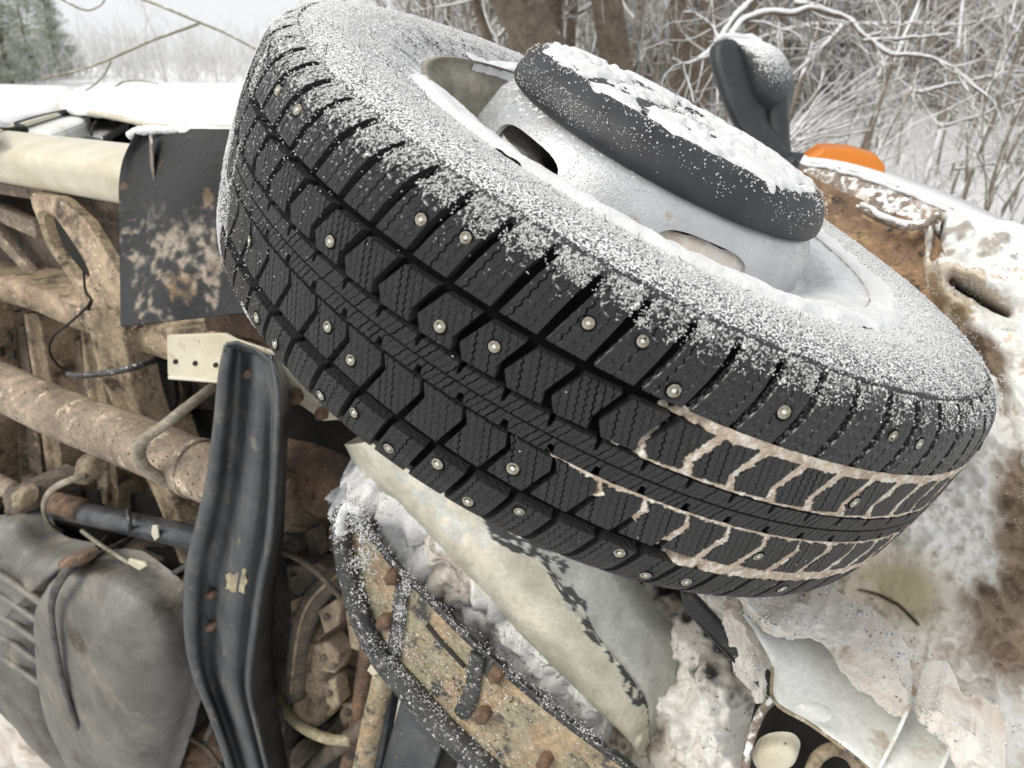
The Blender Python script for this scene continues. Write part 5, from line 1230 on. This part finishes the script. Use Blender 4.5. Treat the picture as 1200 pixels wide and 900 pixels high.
for i in range(6): FAM['bush', i] = make_tree('bush', fr.uniform(2.2, 3.6), .014, M['twig'], levels=3, dens=12, spread=.65, curl=.12, start=.08, droop=.03)
for i in range(3): FAM['pale', i] = make_tree('pale', fr.uniform(3.5, 5.5), .022, M['twig_pale'], levels=3, dens=8, spread=.6, curl=.12, start=.15, droop=.0)
def put(kind, i, x, y, rz, s, name, label, cat, group):
    side_ = math.degrees(math.atan2(x, y)); near_ = 'in the front row' if y < 7.5 else ('in the middle rows' if y < 12 else 'in the back rows')
    if kind == 'bush':
        label = '%s snowy bush %s of the thicket, %s' % (['spreading', 'upright', 'low', 'leaning', 'dense', 'open'][i], near_, 'right of the amber lamp' if side_ > 25 else ('behind the door mirror' if side_ > 15 else ('above the hub cap' if side_ > 2 else 'left of the hub cap')))
    if kind == 'tree':
        label = '%s bare tree %s of the wood, %s' % (['tall', 'slim', 'crooked', 'broad'][i], near_, 'right of the amber lamp' if side_ > 25 else ('behind the door mirror' if side_ > 15 else ('above the hub cap' if side_ > 2 else 'above the top of the tyre')))
    z = float(ground_z(np.array([x]), np.array([y]))[0]) if abs(x) < 200 else 0
    root = bpy.data.objects.new(name, None); COL.objects.link(root); root.location = (x, y, z-.05); root.rotation_euler = (fr.normal()*.05, fr.normal()*.05, rz); root.scale = (s, s, s)
    tag(root, label, cat, group)
    t, c = FAM[kind, i]
    link('trunk', t, root, True); link('crown', c, root, True); return root
def px2xy(px, dist):            # a bearing seen in the photograph and a distance on the ground
    d = ray(px, 73); return d[0]/d[1]*dist, dist
# tall trees: two dark trunks above the wheel, others behind
def trunk_tree(name, px0, y0, px1, y1, dist, wpx, label, cat='tree', group=None, m='bark', fam=0):
    A = CAM+ray(px0, y0)/ray(px0, y0)[1]*dist; B = CAM+ray(px1, y1)/ray(px1, y1)[1]*dist
    d = (A-B); d /= np.linalg.norm(d); k = (B[2]-.75)/d[2]; base = B-d*k; r = wpx/F*dist/2
    root = bpy.data.objects.new(name, None); COL.objects.link(root); root.location = base; tag(root, label, cat, group)
    L = 8.5; P = np.array([d*L*t for t in np.linspace(-.03, 1, 24)]); P[:, 0] += fbm(P, .8, 2)*.12*np.linspace(0, 1, 24); R = np.linspace(r*1.25, r*.35, 24)
    V, Q = tubes_fast([(P, R)], 14); V = V+fbm(V, 6, 3)[:, None]*r*.25*np.array([1, 1, 0]); link('trunk', fastmesh('trunk', V, Q, M[m], True), root, True)
    br = []
    for j in range(26):
        i = fr.integers(6, 22); s = fr.normal(size=3); s[2] = abs(s[2])*.4; q = wander(P[i], s+d*.3, fr.uniform(.7, 2.4), 9, .18, fr, .02); br.append((q, np.linspace(R[i]*.3, .003, len(q))))
        for _ in range(7):
            b = q[fr.integers(2, 9)]; s2 = fr.normal(size=3); q2 = wander(b, s2, fr.uniform(.3, .9), 6, .2, fr); br.append((q2, np.linspace(.006, .002, len(q2))))
    V, Q = tubes_fast(br, 4); link('crown', fastmesh('crown', V, Q, M['twig'], False), root, True); return root
trunk_tree('dark_tree', 603, 0, 640, 62, 6.5, 46, 'thick dark trunked bare tree rising just behind the top of the tyre', group='bare trees with dark trunks')
trunk_tree('dark_tree', 646, 0, 644, 50, 7.2, 24, 'slim bare tree pressed against the thick dark trunk behind the tyre', group='bare trees with dark trunks')
trunk_tree('dark_tree', 712, 0, 725, 80, 7.0, 31, 'straight grey brown tree standing alone above the hub cap', group='bare trees with dark trunks')
trunk_tree('birch_tree', 795, 0, 806, 70, 8.0, 24, 'ochre barked tree behind the snowy boughs left of the door mirror', m='bark')
trunk_tree('dark_tree', 556, 0, 578, 60, 8.5, 9, 'thin leaning bare sapling left of the thick dark trunk', group='bare trees with dark trunks')
# snow-laden boughs hanging in from the right
def bough(name, segs, label, group='snow laden boughs at the right'):
    root = None; G = []; S = []
    for pts, r, d in segs:
        P = spline([PD(x, y, d) for x, y in pts], 6); n = len(P); R = np.linspace(r, r*.45, n); P = P+np.stack([fbm(P, 6, 2), fbm(P+9, 6, 2), fbm(P+5, 6, 2)], -1)*r*1.2
        R = R*.72; P = P+np.stack([fbm(P+3, 16, 2), fbm(P+6, 16, 2), fbm(P+8, 16, 2)], -1)*.012
        G.append((P, R)); P2 = P+UP*(R*1.2)[:, None]; S.append((P2, R*1.05*(1+.8*fbm(P, 18, 3))))
        if r > .009:
            for _ in range(9):
                i_ = int(fr.integers(2, n-1)); dd_ = (P[i_]-P[i_-1]); dd_ /= np.linalg.norm(dd_); q_ = wander(P[i_], dd_+fr.normal(size=3)*.8, fr.uniform(.12, .5), 7, .22, fr); rq = np.linspace(R[i_]*.4, .0012, 8)
                G.append((q_, rq)); S.append((q_+UP*(rq*1.1)[:, None], rq*1.05))
    V, Q = tubes_fast(G, 8); base = V.mean(0)
    root = bpy.data.objects.new(name, None); COL.objects.link(root); root.location = base; tag(root, label, 'branch', group); bpy.context.view_layer.update()
    link('wood', fastmesh('wood', V, Q, M['bark'], True), root)
    V, Q = tubes_fast(S, 8); o = link('snow_load', fastmesh('snow_load', V, Q, M['snow'], True), root); return root
bd = 3.6
bough('snowy_bough', [([(856, 44), (872, 28), (895, 18), (925, 19), (950, 12), (987, 20), (1013, 43), (1040, 60), (1077, 67), (1117, 83), (1160, 112)], .017, bd), ([(1013, 43), (1035, 37), (1020, 28), (1040, 36)], .010, bd), ([(1010, 48), (1060, 46), (1117, 40)], .011, bd), ([(930, 4), (960, 10), (987, 22)], .013, bd), ([(1117, 83), (1135, 108), (1128, 92)], .006, bd)], 'long arching snow covered bough crossing the upper right behind the mirror')
bough('snowy_bough', [([(990, 26), (978, 42), (960, 58), (942, 78), (928, 94)], .016, bd+.2)], 'short thick snowy bough slanting down just right of the mirror')
bough('snowy_bough', [([(884, 0), (862, 22), (842, 48), (820, 68), (800, 75), (785, 68)], .018, bd+.3), ([(842, 48), (832, 30), (812, 16), (800, 14)], .010, bd+.3), ([(800, 75), (806, 95), (812, 120)], .012, bd+.3)], 'dark forked bough with snow left of the mirror')
bough('snowy_bough', [([(1073, 108), (1105, 102), (1130, 97), (1165, 88), (1210, 82)], .013, bd+.8)], 'level snowy bough at the right edge below the arching bough')
bough('snowy_bough', [([(1100, 150), (1140, 138), (1175, 125), (1215, 110)], .013, bd+1.0), ([(1120, 200), (1165, 192), (1215, 190)], .010, bd+1.2)], 'lower snowy bough rising towards the right edge')
fans = []
for k in range(26):
    x0, y0 = 925+fr.uniform(-5, 10), 150+fr.uniform(-5, 40); x1, y1 = x0+fr.uniform(60, 150), y0-fr.uniform(20, 100)
    fans.append(([(x0, y0), ((x0+x1)/2, (y0+y1)/2+fr.uniform(-14, 6)), (x1, y1)], fr.uniform(.004, .008), bd+fr.uniform(.2, 1.2)))
bough('snowy_bush', fans, 'fan of thin snow covered twigs spreading right of the mirror')
# olive branch across the pale sky at upper left
def thin_branch(name, segs, label):
    G = [(spline([PD(x, y, d) for x, y in pts], 6), r) for pts, r, d in segs]; G = [(P, np.linspace(r, r*.6, len(P))) for P, r in G]
    V, Q = tubes_fast(G, 7); o = link(name, fastmesh(name, V, Q, M['olive'], True)); tag(o, label, 'branch', 'thin branches across the pale sky'); return o
thin_branch('thin_branch', [([(165, -2), (200, 12), (233, 26), (262, 38), (293, 54), (330, 75)], .0052, 2.4)], 'thin straight branch slanting down to the tyre across the pale sky')
thin_branch('thin_branch', [([(233, 28), (180, 47), (127, 70), (95, 82), (50, 92)], .0050, 2.42), ([(130, 72), (122, 88), (110, 100), (100, 106)], .0038, 2.42)], 'thin branch running left and down from the straight one')
thin_branch('thin_branch', [([(70, -2), (100, 12), (118, 6), (124, -3)], .004, 2.6)], 'short dark twig hooking down from the top edge at left')
thin_branch('thin_branch', [([(134, 102), (145, 96), (162, 94), (185, 98)], .004, 2.9)], 'low curved twig just above the snowy side panel')
# thicket: individual bushes, nearer ones first
bl_ = ['dense snowy bush of fine brown twigs in the thicket at the right']
for k in range(120):
    px = fr.uniform(560, 1330); dist = 4.2+12*fr.uniform(0, 1)**1.3; 
    if px < 770: dist = fr.uniform(9, 16)
    x, y = px2xy(px, dist)
    put('bush', int(fr.integers(0, 6)), x, y, fr.uniform(0, 6.28), fr.uniform(.8, 1.35), 'snowy_bush', 'snow dusted bare bush in the dense thicket behind the van', 'bush', 'bushes of the thicket behind the van')
for k in range(30):
    px = fr.uniform(520, 1350); dist = fr.uniform(9, 26); x, y = px2xy(px, dist)
    put('tree', int(fr.integers(0, 4)), x, y, fr.uniform(0, 6.28), fr.uniform(.7, 1.2), 'bare_tree', 'bare snow dusted tree among others in the wood behind the van', 'tree', 'bare trees of the wood')
for k in range(11):
    px = fr.uniform(60, 560); dist = fr.uniform(7, 20); x, y = px2xy(px, dist)
    put('pale', int(fr.integers(0, 3)), x, y, fr.uniform(0, 6.28), fr.uniform(.45, .75)*dist/12, 'frosted_sapling', 'pale frosted sapling against the white sky left of the tyre', 'sapling', 'frosted saplings at the left')
# far wood reading as one mass
paths = []
for k in range(3000):
    px = fr.uniform(480, 1400); dist = fr.uniform(16, 38); x, y = px2xy(px, dist); z = float(ground_z(np.array([x]), np.array([y]))[0])
    L = fr.uniform(2.5, 9); q = wander((x, y, z-.2), (fr.normal()*.22, fr.normal()*.22, 1), L, 8, .09, fr); r = fr.uniform(.012, .05); paths.append((q, np.linspace(r, r*.3, 9)))
    for _ in range(5):
        b = q[fr.integers(2, 8)]; s = fr.normal(size=3); q2 = wander(b, s+[0, 0, .5], fr.uniform(.6, 2.2), 5, .18, fr); paths.append((q2, np.linspace(r*.45, r*.15, 6)))
V, Q = tubes_fast(paths, 3); o = link('distant_wood', fastmesh('distant_wood', V, Q, M['twig'], False)); tag(o, 'far mass of snowy bare trunks and twigs behind the thicket', 'wood', kind='stuff')
paths = []
for k in range(1500):
    px = fr.uniform(-250, 520); dist = fr.uniform(26, 48); x, y = px2xy(px, dist); z = float(ground_z(np.array([x]), np.array([y]))[0])
    L = fr.uniform(.8, 2.6); q = wander((x, y, z-.2), (fr.normal()*.3, fr.normal()*.3, 1), L, 6, .12, fr); r = fr.uniform(.01, .025); paths.append((q, np.linspace(r, r*.3, 7)))
    for _ in range(5):
        b = q[fr.integers(1, 6)]; q2 = wander(b, fr.normal(size=3)+[0, 0, .5], fr.uniform(.3, 1.0), 4, .18, fr); paths.append((q2, np.linspace(r*.5, r*.2, 5)))
V, Q = tubes_fast(paths, 3); o = link('distant_scrub', fastmesh('distant_scrub', V, Q, M['scrub'], False)); tag(o, 'frosted scrub paled by painted haze, far behind the van at the left', 'scrub', kind='stuff')
# pines at the far left
def pine(x, y, h, label):
    z = float(ground_z(np.array([x]), np.array([y]))[0]); root = bpy.data.objects.new('pine_tree', None); COL.objects.link(root); root.location = (x, y, z); tag(root, label, 'pine', 'pines at the far left')
    P = np.array([[0, 0, t*h] for t in np.linspace(0, 1, 10)]); V, Q = tubes_fast([(P, np.linspace(h*.02, .01, 10))], 8); link('trunk', fastmesh('trunk', V, Q, M['bark'], True), root, True)
    pts = []
    for k in range(150):
        f = fr.uniform(.0, 1)**1.2 ; rr = (1-f)*h*.30+.25; a = fr.uniform(0, 6.28); L = rr*fr.uniform(.5, 1)
        for s in np.linspace(.3, 1, 5): pts.append((math.cos(a)*L*s, math.sin(a)*L*s, f*h+s*L*.15))
    pts = np.repeat(np.array(pts), 26, 0)+fr.normal(size=(len(pts)*26, 3))*h*.018
    n = len(pts); d = fr.normal(size=(n, 3)); d /= np.linalg.norm(d, axis=1)[:, None]; e = np.cross(d, fr.normal(size=(n, 3))); e /= np.linalg.norm(e, axis=1)[:, None]; s = h*.013
    V = np.stack([pts-e*s*.25, pts+e*s*.25, pts+d*s*1.8], 1).reshape(-1, 3); T = np.arange(n*3).reshape(-1, 3)
    link('crown', fastmesh('crown', V, T, M['needle'], False), root, True); return root
for px, dist, h, lab in ((8, 26, 4.6, 'tall pale green pine at the left edge behind the van'), (36, 29, 4.0, 'smaller pine right of the tall one at the left edge'), (66, 31, 3.3, 'lowest pine peeking over the snowy door panel'), (-60, 24, 5.4, 'pine outside the left edge')):
    x, y = px2xy(px, dist); pine(x, y, h, lab)
